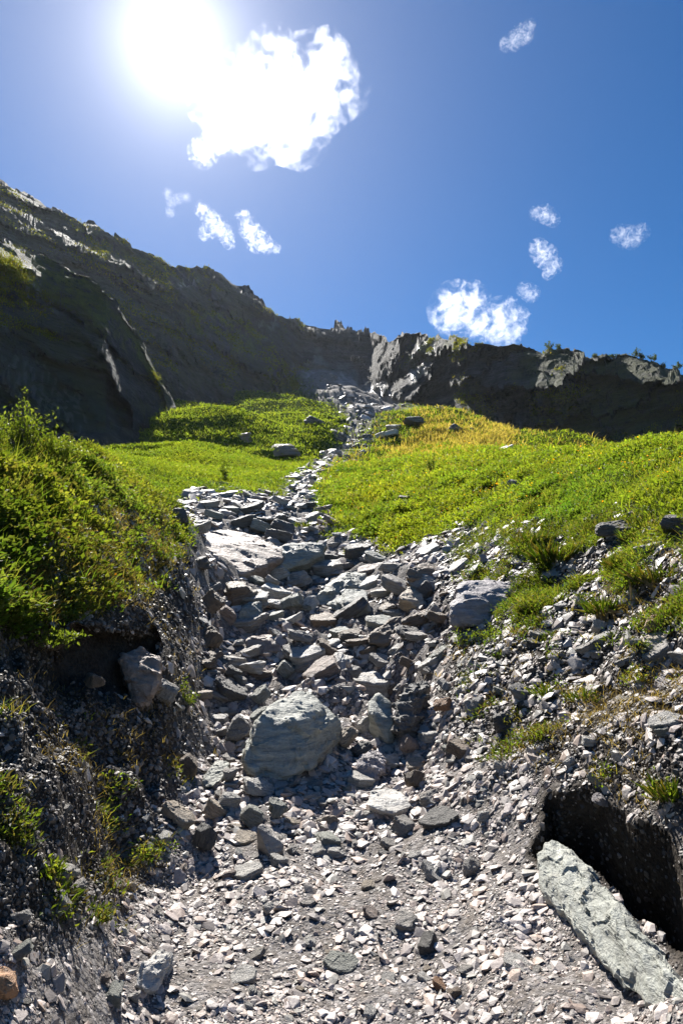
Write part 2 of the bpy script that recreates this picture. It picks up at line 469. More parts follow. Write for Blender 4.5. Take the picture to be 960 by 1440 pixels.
# skirt
kst = 20
rows = list(range(0, NR_, kst)); rows[-1] = NR_ - 1
phis = np.concatenate([[TH[-1]], np.linspace(R(60), R(300), 60), [R(360) + TH[0]]])
sv, sq = [], []
base = len(V)
zl, zr = Z[rows, 0], Z[rows, -1]
rr_ = RR[rows, 0]
for k, ph in enumerate(phis):
    f = k / (len(phis) - 1)
    w = f * f * (3 - 2 * f)
    zz = zr * (1 - w) + zl * w
    back = math.sin(math.pi * f)
    zz = zz * (1 - back) + back * (-.12 * rr_ * np.clip((rr_ - 2) / 10, 0, 1))
    sv.append(np.stack([rr_ * math.sin(ph), rr_ * math.cos(ph), zz - (.0 if 0 < k < len(phis) - 1 else .02)], 1))
nr = len(rows)
sv = np.concatenate(sv)
jj = base + np.arange(len(sv)).reshape(len(phis), nr)
sq = np.stack([jj[:-1, :-1].ravel(), jj[:-1, 1:].ravel(), jj[1:, 1:].ravel(), jj[1:, :-1].ravel()], 1)
# disc under the camera
c0 = base + len(sv)
ring = np.concatenate([ii[0, ::20], jj[1:-1, 0]])
Vall = np.concatenate([V, sv, [[0, 0, -.02]]])
ring2 = np.roll(ring, -1)
tris = np.stack([ring, np.full(len(ring), c0), ring2], 1)
pad = len(Vall) - len(V)
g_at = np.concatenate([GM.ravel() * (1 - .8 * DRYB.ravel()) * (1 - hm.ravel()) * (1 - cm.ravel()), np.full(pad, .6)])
s_at = np.concatenate([np.maximum(SOIL_SHADE, DRYB).ravel(), np.full(pad, .5)])
me = mesh_np('ground', Vall, [quads, sq, tris], {'grass': g_at, 'soil_shade': s_at}, smooth=True)
tag(link('ground', me, M_GROUND), kind='structure')

# terrain normals for scattering
_dz = np.gradient(Z, axis=0) / (RR * DL); _dt = np.gradient(Z, axis=1) / (RR * DT)

def scatter(n, dens, seed, jitter=1.0):
    """n random ground points, thick where the slope shows large; returns positions, normals, ranges, cell indices"""
    n = int(n * 1.22)
    g = np.random.default_rng(seed)
    de = np.clip(np.gradient(E, axis=0), 0, None) + .0008
    w = (de * dens * (1 - .6 * sstep(R(32), R(36), np.abs(TT)))).ravel()
    c = np.cumsum(w); c /= c[-1]
    k = np.searchsorted(c, g.random(n))
    k = np.clip(k, 0, len(w) - 1)
    j, i = np.divmod(k, NT_)
    t = np.clip(TH[i] + (g.random(n) - .5) * DT * jitter, TH[0], TH[-1])
    l = np.clip(LR[j] + (g.random(n) - .5) * DL * jitter, LR[0], LR[-1])
    r = np.exp(l) + lookup(SH, t, l)
    z = lookup(Z, t, l)
    P = np.stack([r * np.sin(t), r * np.cos(t), z], 1)
    sr, st = _dz.ravel()[k], _dt.ravel()[k]
    N = np.stack([-sr * np.sin(t) - st * np.cos(t), -sr * np.cos(t) + st * np.sin(t), np.ones(n)], 1)
    N /= np.linalg.norm(N, axis=1)[:, None]
    return P, N, np.exp(l), k

# ------------------------------------------------------------------ rocks
def hull_mesh(name, pts, cuts=3, amp=.03, seed=0, strata=(0, 0, 1), detail=1.0, soft=.1):
    """angular rock: convex hull, finely divided, worn along its layers"""
    bm = bmesh.new()
    for p in pts: bm.verts.new(p)
    bmesh.ops.convex_hull(bm, input=bm.verts)
    for v in [v for v in bm.verts if not v.link_faces]: bm.verts.remove(v)
    bmesh.ops.dissolve_limit(bm, angle_limit=R(4), verts=bm.verts, edges=bm.edges)
    dims = np.ptp(np.array([v.co[:] for v in bm.verts]), axis=0)
    S = float(np.sort(dims)[1])
    try:
        bmesh.ops.bevel(bm, geom=list(bm.edges), offset=S * .035 * (1 + soft), segments=1, affect='EDGES', clamp_overlap=True)
    except Exception:
        pass
    bmesh.ops.triangulate(bm, faces=bm.faces)
    tgt = S / (7.0 * detail)
    for _ in range(cuts):
        ed = [e for e in bm.edges if e.calc_length() > tgt]
        if not ed: break
        bmesh.ops.subdivide_edges(bm, edges=ed, cuts=1)
        bmesh.ops.triangulate(bm, faces=[f for f in bm.faces if len(f.verts) > 3])
    bmesh.ops.smooth_vert(bm, verts=bm.verts, factor=soft, use_axis_x=True, use_axis_y=True, use_axis_z=True)
    bm.normal_update()
    co = np.array([v.co[:] for v in bm.verts]); no = np.array([v.normal[:] for v in bm.verts])
    s = np.array(Vector(strata).normalized())
    u = co / S
    along = u @ s
    q = u + s[None] * (along * 4.0)[:, None]          # squeeze the noise along the layers
    d = fbm(q * 1.5 + seed * 7.7, 5, .6) * .75 + fbm(u * 1.6 + seed * 3.1, 5, .6) * .5
    w1 = noise3(u * 1.3 + seed)
    step = noise3(np.stack([along * 6 + .6 * w1, u[:, 0] * .8, u[:, 1] * .8 + seed], 1))
    d = d + np.tanh(step * 9) * .32
    chip = noise3(u * 1.9 + seed * 5.3)
    d = d * .7 - np.clip(chip - .12, 0, 1) * 1.2       # knocked-off corners
    d = d + facet(u * 2.6 + s[None] * (along * 2.0)[:, None] + .15 * fbm(u * 4 + seed, 3)[:, None] + seed * 3.3) * .6 + facet(u * 7.0 + s[None] * (along * 5.0)[:, None] + seed) * .28
    co = co + no * (d * amp * S)[:, None]
    me = bpy.data.meshes.new(name)
    for v, c in zip(bm.verts, co): v.co = c
    bm.to_mesh(me); bm.free()
    me.polygons.foreach_set('use_smooth', np.ones(len(me.polygons), bool))
    try: me.set_sharp_from_angle(angle=R(38))
    except Exception: pass
    me.materials.append(M_ROCK)
    return me

def rand_pts(g, shape):
    """corner points of a rock one unit long"""
    P = []
    if shape == 'slab':
        n = g.integers(5, 8)
        a = np.sort((np.arange(n) + g.uniform(-.3, .3, n)) / n * 2 * math.pi)
        for k in range(n):
            rx, ry = .5 * g.uniform(.78, 1), .5 * g.uniform(.72, 1)
            x, y = rx * math.cos(a[k]), ry * math.sin(a[k])
            P.append((x, y, .5 * g.uniform(.7, 1))); P.append((x * g.uniform(.8, 1.06), y * g.uniform(.8, 1.06), -.5))
    elif shape == 'wedge':
        n = g.integers(4, 7)
        a = np.sort((np.arange(n) + g.uniform(-.3, .3, n)) / n * 2 * math.pi)
        for k in range(n):
            x, y = .5 * math.cos(a[k]), .5 * math.sin(a[k])
            P.append((x, y, -.5)); P.append((x * g.uniform(.4, .95), y * g.uniform(.4, .95), .5 * g.uniform(-.1, 1)))
    else:
        for k in range(15):
            v = g.normal(size=3); v /= np.linalg.norm(v)
            v = np.sign(v) * np.abs(v) ** .7 * .5 * g.uniform(.8, 1)
            P.append(tuple(v))
    return P

LIB = {}
for sh, n in (('slab', 12), ('wedge', 10), ('block', 10)):
    LIB[sh] = []
    for k in range(n):
        g = np.random.default_rng(100 + k + 37 * len(sh))
        pts = [(x, y, z * (.42 if sh == 'slab' else .7)) for x, y, z in rand_pts(g, sh)]
        LIB[sh].append(hull_mesh('stone_shape', pts, cuts=5, amp=.042 if sh != 'block' else .05, seed=k + len(sh), detail=1.9))

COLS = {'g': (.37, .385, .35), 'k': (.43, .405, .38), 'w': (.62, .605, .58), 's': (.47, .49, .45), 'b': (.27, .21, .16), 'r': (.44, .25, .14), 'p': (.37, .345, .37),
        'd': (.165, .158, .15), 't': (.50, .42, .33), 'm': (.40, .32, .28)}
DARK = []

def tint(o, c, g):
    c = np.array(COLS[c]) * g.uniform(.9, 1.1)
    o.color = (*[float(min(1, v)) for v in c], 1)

def stone(px, py, w, h, ang, shape, c, label, name='stone', group=None, rr=None, cat='stone', seed=None, sink=0.0, tp=0.0):
    """a stone seen w by h picture points large at (px, py); ang is how its long side leans"""
    g = np.random.default_rng(seed if seed is not None else int(px * 7 + py * 13))
    r = rr or hit(px, py + h * .42)
    L = w * r / F * 1.18
    Hh = h * r / F
    T = max(.25 * L, Hh * .85) if shape != 'slab' else max(.17 * L, Hh * .7)
    Dp = float(np.clip(L * g.uniform(.65, .95), Hh * .7, Hh * 3.2))
    r2 = r + Dp * .16
    P = point(px, py, r2); P.z += T * (.12 - sink)
    t, e = ray(px, py)
    view = Vector((math.sin(t), math.cos(t), 0))
    me = LIB[shape][int(g.integers(len(LIB[shape])))]
    o = bpy.data.objects.new(name, me); COL.objects.link(o)
    zdim = .42 if shape == 'slab' else .7
    sc = Matrix.Diagonal((L, Dp, T / zdim, 1))
    spin = Matrix.Rotation(math.pi * int(g.integers(2)), 4, 'Z')
    M = Matrix.Translation(P) @ Matrix.Rotation(-float(t), 4, 'Z') @ Matrix.Rotation(-R(ang), 4, 'Y') @ Matrix.Rotation(R(tp + g.uniform(-2, 24)), 4, 'X') @ Matrix.Rotation(g.uniform(-.25, .25), 4, 'Z') @ sc @ spin
    o.matrix_world = M
    tint(o, c, g)
    if shape == 'slab' and name == 'stone':
        o.name, cat = 'flat_stone', 'flat stone'
    tag(o, label, cat, group)
    return o

def hero(name, pts, r0, c, label, cat='boulder', seed=1, amp=.05, strata=(0, .3, 1), detail=2.2, cuts=6, back=None, soft=.08, fit=True):
    """large rock from its own corner points (picture column, row, metres behind r0)"""
    if fit:
        low = max(pts, key=lambda p: p[1])
        r0 = (hit(low[0], low[1]) - low[2]) * .985
    W = [point(px, py, r0 + dd) for px, py, dd in pts]
    if back:
        n = len(W)
        lo = min(p.z for p in W)
        for p in list(W):
            d = Vector((p.x, p.y, 0)).normalized()
            q = p + d * back; q.z = p.z * .55 + lo * .45 - .1
            W.append(q)
    ctr = sum(W, Vector()) / len(W)
    me = hull_mesh(name, [p - ctr for p in W], cuts=cuts, amp=amp, seed=seed, strata=strata, detail=detail, soft=soft)
    o = link(name, me); o.location = ctr
    tint(o, c, np.random.default_rng(seed))
    tag(o, label, cat)
    return o

SUN_STR, SKY_STR, SKY_DUST, SKY_AIR, SKY_SAT, SKY_HUE, SKY_VAL, AUR1, AUR2, EXPO, HAZE, CLOUDS = 5.0, .05, .5, .95, 1.38, .503, 1.12, 21.0, 2.6, 1.1, .00005, True
# ---- boulders with their own outlines
hero('boulder', [(350,1096,.0),(343,1062,.06),(357,1012,.22),(396,976,.52),(430,962,.72),(457,985,.62),(484,1014,.46),(478,1036,.34),(452,1078,.12),(400,1102,-.04),(442,1012,.20)],
     5.05, 's', 'big pale grey-green boulder standing in the middle of the gully bed', seed=11, amp=.05, strata=(.5, -.4, .8), back=.5, detail=3.2, cuts=7)
hero('flat_rock', [(275,762,.3),(280,750,1.2),(310,746,2.0),(345,750,2.2),(398,768,1.5),(396,776,1.1),(345,806,-.5),(330,806,-.5),(305,790,0),(398,786,.9),(342,816,-.5)],
     12.1, 'm', 'broad flat light grey slab tilted across the upper gully', cat='rock', seed=12, amp=.022, strata=(.25, .35, 1), back=.8, detail=3.4, cuts=7, fit=False)
hero('boulder', [(634,880,.0),(632,850,.05),(642,822,.35),(690,812,.6),(722,820,.5),(727,838,.25),(712,868,.0),(690,878,-.06),(645,850,.0),(655,838,.04)],
     7.0, 'p', 'grey-brown boulder set into the bank below a tuft of hanging turf', seed=13, amp=.04, strata=(.2, .2, 1), back=1.1, detail=3, cuts=7, fit=False)
hero('flat_rock', [(757,1196,.10),(778,1182,.16),(800,1192,.12),(842,1236,-.05),(880,1282,-.22),(962,1378,-.76),(1003,1425,-1.00),(960,1440,-.96),(880,1393,-.76),(828,1330,-.47),(800,1300,-.33),(766,1255,-.16),(758,1225,-.06)],
     3.36, 's', 'long grey-green slab half buried at the mouth of the dark burrow', cat='rock', seed=14, amp=.046, strata=(.7, -.3, .5), back=.22, detail=4, cuts=7, fit=False)
hero('boulder', [(516,985,.2),(530,972,.3),(550,985,.25),(556,1010,.1),(550,1042,.0),(541,1044,0),(530,1018,0),(518,1000,.05)],
     6.0, 'g', 'smooth grey-green rock leaning upright behind the purplish rock', seed=15, amp=.03, strata=(.7, 0, .6), back=.16)
hero('boulder', [(558,1040,0),(552,1012,.05),(566,975,.3),(585,952,.5),(600,958,.5),(600,995,.3),(590,1030,.05),(570,1046,0),(575,1005,.05)],
     6.0, 'd', 'dark rough lump of cemented rubble beside the upright grey-green rock', seed=16, amp=.10, strata=(0, 0, 1), back=.4, detail=3)
hero('boulder', [(496,1096,0),(494,1082,.04),(506,1060,.2),(528,1052,.3),(540,1060,.28),(541,1082,.12),(530,1098,.0),(515,1068,.06)],
     5.1, 'p', 'rounded purplish grey rock ribbed with parallel layers', seed=17, amp=.06, strata=(.2, .5, 1), back=.25, detail=2.6)
hero('flat_rock', [(517,1133,0),(519,1112,.2),(545,1106,.35),(575,1115,.32),(587,1130,.12),(560,1141,-.03),(530,1140,-.03),(556,1150,-.03)],
     4.72, 'w', 'white flat-topped stone in sun below the purplish rock', cat='rock', seed=18, amp=.035, strata=(0, .1, 1), back=.15)
hero('flat_rock', [(440,848,0),(446,838,.1),(478,808,.8),(497,800,1.1),(516,804,1.0),(508,822,.5),(475,846,.0),(452,852,-.1),(480,815,.4)],
     10.6, 'g', 'thick grey slab with a sunlit upper edge rising towards the meadow', cat='rock', seed=19, amp=.05, strata=(-.4, .2, 1), back=.5)
hero('flat_rock', [(374,800,0),(378,785,.1),(400,768,.7),(440,758,1.2),(458,764,1.1),(455,778,.7),(430,792,.3),(395,806,-.05),(402,778,.2)],
     13.4, 'g', 'elongated grey block with sunlit top next to the broad flat slab', cat='rock', seed=20, amp=.045, strata=(-.3, .2, 1), back=.5)
hero('boulder', [(560,838,.1),(578,820,.5),(590,824,.45),(598,848,.05),(588,856,0),(566,842,.0)],
     8.9, 't', 'pale triangular block topping the pile of brown blocks', seed=21, amp=.03, back=.3)
hero('boulder', [(516,905,0),(520,890,.05),(545,870,.35),(572,862,.5),(574,876,.4),(560,900,.05),(538,908,-.03)],
     8.2, 'b', 'large brown block leaning at the foot of the block pile', seed=22, amp=.04, strata=(-.3, .2, 1), back=.5)
hero('boulder', [(570,812,0),(573,798,.1),(600,790,.5),(625,796,.45),(622,812,.2),(600,818,.0),(585,796,.2)],
     9.8, 'b', 'brownish block with shaded front under the meadow edge', seed=23, amp=.04, back=.5)
hero('boulder', [(344,912,0),(346,897,.1),(370,891,.4),(404,893,.4),(407,905,.15),(398,916,0),(370,918,-.05),(376,897,.1)],
     8.3, 'm', 'oblong reddish brown block lying across the gully bed', seed=24, amp=.04, strata=(0, .1, 1), back=.35)
hero('boulder', [(333,873,0),(337,856,.05),(350,846,.3),(368,845,.3),(370,862,.1),(364,876,0),(350,878,0)],
     9.2, 'g', 'bluish green upright slab beside a flat white-topped block', seed=25, amp=.025, strata=(.6, .6, .3), back=.35)
hero('boulder', [(184,985,.1),(178,950,.1),(168,922,.18),(196,908,.3),(226,916,.2),(229,945,.08),(214,985,-.02),(196,1000,0),(222,950,.0)],
     4.75, 'm', 'reddish block jutting out of the earth under the left turf lip', seed=26, amp=.055, strata=(.3, .3, 1), back=.4, detail=2.8)
hero('boulder', [(190,1385,0),(196,1355,.06),(224,1338,.2),(244,1336,.22),(241,1352,.15),(222,1388,.0),(206,1398,-.02),(228,1352,.06)],
     2.62, 'w', 'pitted pale block lying alone at the gravel edge below the dark bank', seed=27, amp=.07, strata=(.5, -.5, .7), back=.10, detail=3)
hero('boulder', [(-14,1400,0),(-12,1362,.03),(6,1352,.08),(20,1362,.07),(24,1385,.01),(14,1398,0)],
     2.32, 'r', 'orange-brown banded stone cut off by the bottom corner of the view', seed=28, amp=.05, strata=(.7, 0, .6), back=.12, detail=2.5)
hero('boulder', [(903,884,.0),(907,868,.03),(922,862,.16),(936,868,.12),(938,884,.03),(921,889,-.02)],
     4.85, 'r', 'rust-brown angular stone resting on a pale squared stone', seed=29, amp=.03, back=.15)
hero('boulder', [(896,904,.02),(902,893,.12),(930,884,.16),(940,896,.03),(938,905,.0),(912,914,-.03),(910,902,.0)],
     4.68, 't', 'pale cream squared stone under the rust-brown one', seed=30, amp=.03, back=.18)
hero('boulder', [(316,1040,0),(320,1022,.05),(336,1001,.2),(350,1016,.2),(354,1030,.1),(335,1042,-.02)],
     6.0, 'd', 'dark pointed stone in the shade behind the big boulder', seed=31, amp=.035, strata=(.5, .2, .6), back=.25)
hero('flat_rock', [(285,1108,0),(284,1092,.1),(308,1066,.32),(322,1070,.3),(320,1086,.12),(300,1106,-.03)],
     4.85, 'g', 'blocky grey stone with white sunlit face under the dark bank', seed=32, amp=.05, strata=(-.5, .2, .8), back=.2)
hero('flat_rock', [(362,1163,.02),(368,1158,.06),(382,1164,.12),(399,1188,.02),(397,1196,0),(380,1206,-.04),(372,1188,-.02)],
     4.12, 'k', 'smooth pale slab leaning down into the gravel with a square end', seed=33, amp=.02, strata=(.6, .2, .6), back=.08)

S_ = stone
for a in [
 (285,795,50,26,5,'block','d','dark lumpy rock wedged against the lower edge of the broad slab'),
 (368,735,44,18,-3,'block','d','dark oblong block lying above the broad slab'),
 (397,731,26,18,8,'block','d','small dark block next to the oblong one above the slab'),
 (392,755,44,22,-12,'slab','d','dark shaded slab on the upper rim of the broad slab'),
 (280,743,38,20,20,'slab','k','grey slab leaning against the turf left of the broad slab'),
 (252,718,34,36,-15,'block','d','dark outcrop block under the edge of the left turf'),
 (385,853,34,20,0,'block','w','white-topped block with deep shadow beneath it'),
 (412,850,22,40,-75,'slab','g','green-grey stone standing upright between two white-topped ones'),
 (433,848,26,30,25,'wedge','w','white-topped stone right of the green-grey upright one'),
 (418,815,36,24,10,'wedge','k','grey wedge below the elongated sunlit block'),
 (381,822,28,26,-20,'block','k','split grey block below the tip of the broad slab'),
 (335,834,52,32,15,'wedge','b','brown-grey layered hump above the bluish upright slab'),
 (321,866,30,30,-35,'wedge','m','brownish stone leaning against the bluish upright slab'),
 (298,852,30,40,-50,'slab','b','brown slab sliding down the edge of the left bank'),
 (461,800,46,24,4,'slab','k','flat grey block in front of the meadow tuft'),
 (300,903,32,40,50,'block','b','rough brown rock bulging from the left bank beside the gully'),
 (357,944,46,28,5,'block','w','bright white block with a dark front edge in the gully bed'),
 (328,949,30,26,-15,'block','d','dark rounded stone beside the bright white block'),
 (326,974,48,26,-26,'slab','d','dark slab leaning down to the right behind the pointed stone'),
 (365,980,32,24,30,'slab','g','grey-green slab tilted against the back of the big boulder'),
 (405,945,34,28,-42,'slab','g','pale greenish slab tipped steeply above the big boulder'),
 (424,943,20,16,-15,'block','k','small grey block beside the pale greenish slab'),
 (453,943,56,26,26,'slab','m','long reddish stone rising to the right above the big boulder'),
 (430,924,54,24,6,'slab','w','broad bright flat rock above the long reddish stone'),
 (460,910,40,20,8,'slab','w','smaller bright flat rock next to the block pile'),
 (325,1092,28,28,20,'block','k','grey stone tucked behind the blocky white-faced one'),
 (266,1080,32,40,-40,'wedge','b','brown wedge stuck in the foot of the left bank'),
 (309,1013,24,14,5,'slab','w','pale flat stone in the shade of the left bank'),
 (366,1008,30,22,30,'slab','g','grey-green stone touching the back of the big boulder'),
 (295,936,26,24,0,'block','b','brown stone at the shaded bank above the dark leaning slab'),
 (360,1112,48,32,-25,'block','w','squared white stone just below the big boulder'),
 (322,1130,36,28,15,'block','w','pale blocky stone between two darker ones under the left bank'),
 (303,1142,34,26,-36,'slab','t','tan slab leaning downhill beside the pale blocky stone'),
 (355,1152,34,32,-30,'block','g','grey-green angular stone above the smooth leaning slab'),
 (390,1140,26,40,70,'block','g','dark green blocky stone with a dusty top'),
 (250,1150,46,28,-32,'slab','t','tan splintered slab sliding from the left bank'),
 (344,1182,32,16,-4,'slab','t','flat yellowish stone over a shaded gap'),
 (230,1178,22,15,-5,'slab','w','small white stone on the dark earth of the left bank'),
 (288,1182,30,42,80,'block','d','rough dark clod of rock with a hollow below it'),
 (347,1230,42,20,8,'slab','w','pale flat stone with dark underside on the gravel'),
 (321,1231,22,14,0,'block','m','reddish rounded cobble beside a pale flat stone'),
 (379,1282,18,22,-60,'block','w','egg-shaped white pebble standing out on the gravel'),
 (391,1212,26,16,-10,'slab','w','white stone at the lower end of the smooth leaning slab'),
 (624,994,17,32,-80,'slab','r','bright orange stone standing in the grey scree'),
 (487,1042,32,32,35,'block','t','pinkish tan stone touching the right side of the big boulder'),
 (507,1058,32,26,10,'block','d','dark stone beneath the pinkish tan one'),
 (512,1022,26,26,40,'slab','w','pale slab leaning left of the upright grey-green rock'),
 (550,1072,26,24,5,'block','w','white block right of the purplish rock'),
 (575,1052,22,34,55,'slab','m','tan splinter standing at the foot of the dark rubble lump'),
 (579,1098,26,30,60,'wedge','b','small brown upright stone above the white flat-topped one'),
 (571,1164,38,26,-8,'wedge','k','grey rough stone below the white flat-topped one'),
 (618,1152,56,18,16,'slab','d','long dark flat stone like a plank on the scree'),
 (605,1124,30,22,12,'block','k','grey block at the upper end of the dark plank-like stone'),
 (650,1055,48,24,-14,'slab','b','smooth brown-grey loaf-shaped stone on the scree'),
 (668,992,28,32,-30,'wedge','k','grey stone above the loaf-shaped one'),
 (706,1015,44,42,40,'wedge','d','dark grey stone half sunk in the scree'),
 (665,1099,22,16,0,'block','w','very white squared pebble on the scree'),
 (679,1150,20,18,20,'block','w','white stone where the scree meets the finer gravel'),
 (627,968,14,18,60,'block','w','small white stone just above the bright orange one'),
 (549,859,38,22,20,'block','b','brown brick-shaped block in the middle of the block pile'),
 (541,834,44,14,4,'slab','k','thin pale slab on the top of the block pile'),
 (493,858,54,22,35,'slab','d','dark layered slab rising to the right above the hollow'),
 (520,801,42,14,10,'slab','m','flat brown slab at the edge of the flowering meadow'),
 (572,892,40,20,-8,'block','d','dark block to the right of the large brown block'),
 (605,936,44,22,30,'slab','w','bright white slab tilted on the rim of the scree'),
 (548,970,36,18,42,'slab','b','brown slab propped over the dark damp hollow'),
 (612,866,22,34,55,'slab','k','thin grey slab leaning against the grey-brown boulder'),
 (490,896,38,20,0,'block','b','brown block hanging over the dark hollow'),
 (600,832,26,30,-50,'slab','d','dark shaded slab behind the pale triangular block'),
 (640,800,42,14,28,'slab','w','white slanting slab at the edge of the meadow'),
 (600,775,40,12,22,'slab','w','pale slab leaning along the lower edge of the turf'),
 (926,920,42,26,35,'slab','k','bluish grey slab leaning under the cream squared stone'),
 (956,931,34,26,-10,'block','w','white stone cut off by the edge of the view beside the bluish slab'),
 (893,905,18,14,0,'block','w','small white stone left of the cream squared stone'),
 (840,883,20,24,70,'slab','w','white upright stone below the dry grass tuft'),
 (912,772,34,16,10,'slab','w','bright white flat stone between turf clumps high on the bank'),
 (805,803,12,20,50,'slab','w','slim white stone below the overhanging turf'),
 (824,913,28,18,25,'slab','k','grey slab on the scree under the white upright stone'),
 (790,853,20,12,10,'slab','w','little white slab on the scree near the grey-brown boulder'),
 (735,968,40,34,-25,'block','k','knobbly grey outcrop stone in the scree'),
 (822,930,28,9,-5,'slab','w','thin white slab lying below the grey slab on the scree'),
 (757,893,26,12,-6,'slab','k','thin grey slab topping a small stack on the scree'),
 (755,906,28,12,-4,'slab','d','darker slab at the bottom of the small stack on the scree'),
 (880,930,28,12,26,'slab','w','white slab pointing to the cream squared stone'),
 (833,1044,30,16,-4,'slab','w','white flat stone above the dark burrow'),
 (841,1102,32,14,-42,'slab','g','grey-green flake pointing down to the burrow'),
 (853,1127,34,16,-6,'block','p','lilac-white stone on the upper lip of the burrow'),
 (945,1064,64,30,18,'block','t','pinkish cream rock with a pocked face high on the bank'),
 (935,1018,46,20,15,'slab','w','pale flat rock above the pinkish cream rock'),
 (800,1075,16,18,30,'block','w','white pebble standing above the burrow'),
 (610,1229,38,16,-34,'slab','w','pale splinter pointing downhill on the gravel slope'),
 (660,1222,28,28,20,'block','k','round clod-like grey stone on the gravel slope'),
 (572,1299,44,20,6,'wedge','k','grey pointed stone with a shaded edge on the gravel slope'),
 (600,1331,36,24,15,'wedge','d','dark grey cobble casting a long shadow on the gravel'),
 (620,1388,24,13,-25,'slab','r','reddish flat pebble touching a brown one near the path'),
 (638,1397,20,16,-10,'block','b','brown pebble touching the reddish flat one near the path'),
 (728,1357,42,13,-10,'slab','w','long pale flat stone left of the buried slab'),
 (85,1273,28,28,30,'block','w','dusty white cobble on the shaded earth bank'),
 (92,1228,36,24,-20,'block','k','grey crumbling stone above the dusty white cobble'),
 (108,1250,12,32,-65,'slab','k','narrow grey flake standing below the crumbling stone'),
 (28,1345,16,48,-62,'slab','g','dark green slab standing on edge beside the orange-brown stone'),
 (160,1402,30,26,-20,'wedge','g','dull green wedge among the gravel below the pitted block'),
 (190,1406,20,18,10,'block','w','white cobble next to the dull green wedge'),
 (148,1378,14,18,-50,'block','m','reddish cobble above the dull green wedge'),
 (30,1292,26,20,-10,'block','k','pale grey stone in the shaded hollow of the bank'),
 (480,1358,46,20,-4,'slab','g','grey-green flat stone in the middle of the gravel path'),
 (343,1376,40,18,8,'slab','w','pale worn stone sunk into the trodden gravel'),
 (428,1370,14,12,0,'block','w','white rounded pebble on the gravel path'),
 (176,1372,26,18,-20,'block','m','brown-grey stone touching the left side of the pitted block'),
 (232,978,30,40,60,'slab','k','grey slab lying in the earth under the left turf lip'),
 (137,962,22,40,80,'block','b','dim brown rock deep inside the undercut of the left bank'),
 (567,702,24,13,5,'block','d','dark grey stone lying alone in the flowering meadow'),
 (722,684,26,18,-20,'block','p','grey-brown stone showing through the meadow turf'),
 (708,633,26,9,18,'slab','w','white flat stone high on the meadow'),
 (498,649,12,7,0,'block','k','small grey stone by the upper stream bed'),
 (582,594,34,17,0,'block','d','big dark boulder on the far meadow below the cliff'),
 (640,603,30,13,0,'wedge','d','long dark rock on the far meadow under the cliff'),
 (664,606,20,9,0,'wedge','d','dark rock at the tail end of the long far rock'),
 (545,612,34,12,12,'slab','w','sunlit pale slab by the upper stream bed'),
 (552,601,22,9,0,'slab','k','grey slab above the sunlit pale slab by the upper stream'),
 (516,616,20,12,0,'block','d','dark block at the left side of the upper stream bed'),
 (620,574,16,6,0,'block','k','distant grey boulder on the tongue of grass below the cliff'),
 (865,745,52,28,8,'block','d','dark layered rock showing under the right turf edge'),
 (946,742,44,34,-10,'block','d','dark split rock under the turf at the edge of the view'),
 (395,626,48,28,8,'wedge','b','dark hollow-backed outcrop rounded over by the far left meadow'),
 (343,611,34,20,5,'wedge','b','smaller dark outcrop above the rounded one in the far left meadow'),
 (445,588,36,18,-20,'wedge','d','dark rock step under the mossy ledge beside the upper stream'),
 (474,606,30,16,-25,'wedge','d','lowest dark rock step beside the upper stream'),
 (340,716,30,12,-30,'slab','k','grey slab tipped on the rubble at the far end of the left turf'),
 (420,735,36,10,-12,'slab','k','thin grey slab among the upper rubble'),
 (438,700,18,9,0,'slab','w','white stone in the narrow upper channel'),
 (424,712,22,10,0,'block','k','square grey block in the narrow upper channel'),
]:
    S_(*a[:7], a[7], sink=.45 if ('outcrop' in a[7] or 'rock step' in a[7] or 'rock band' in a[7] or 'dark ledge' in a[7]) else 0.0)

# ---- the many smaller stones of the gully: things in groups of look-alikes
def free_stones(n, poly, smin, smax, shapes, cols, label, group, seed, flat=True):
    g = np.random.default_rng(seed)
    k = 0; tries = 0
    xs = [p[0] for p in poly]; ys = [p[1] for p in poly]
    while k < n and tries < n * 40:
        tries += 1
        px, py = g.uniform(min(xs), max(xs)), g.uniform(min(ys), max(ys))
        if poly_sd(np.array([px]), np.array([py]), poly)[0] < 0: continue
        if any((px - a) ** 2 + ((py - b) * 1.5) ** 2 < (.5 * (c + smin)) ** 2 for a, b, c in PLACED): continue
        w = smin + (smax - smin) * g.random() ** 1.8
        PLACED.append((px, py, w))
        S_(px, py, w, w * g.uniform(.35, .62), g.uniform(-32, 32), shapes[int(g.integers(len(shapes)))], cols[int(g.integers(len(cols)))], label,
           group=group, seed=seed * 1000 + k)
        k += 1
PLACED = [(o[0], o[1], o[2]) for o in [(285,795,50),(412,1035,120),(335,778,110),(680,845,95),(552,1126,66),(517,1076,46),(540,1005,60),(585,1000,50),(416,780,70),(478,826,60)]]
UP = [(285,700),(410,690),(470,700),(500,770),(560,800),(470,800),(400,760),(300,740)]
MID = [(290,820),(400,800),(470,830),(600,800),(640,860),(600,980),(500,960),(430,950),(300,960),(280,900)]
LOW = [(275,960),(350,960),(345,1060),(480,1090),(600,1020),(640,1150),(560,1200),(420,1200),(300,1170),(260,1080)]
SCR = [(620,920),(740,880),(880,880),(960,940),(960,1080),(860,1060),(760,1110),(700,1200),(640,1150),(600,1040)]
MOU = [(300,1190),(420,1200),(640,1190),(760,1280),(820,1380),(800,1430),(250,1430),(230,1340)]
LBK = [(20,1000),(160,1020),(250,1100),(280,1220),(180,1330),(20,1420)]
free_stones(26, [(408,700),(440,662),(490,628),(520,604),(540,600),(510,640),(470,668),(440,706)], 5, 15, ['slab', 'block', 'wedge'], 'kkgdw', 'small grey stone in the narrow channel winding up between the meadows', 'stones of the upper channel', 57)
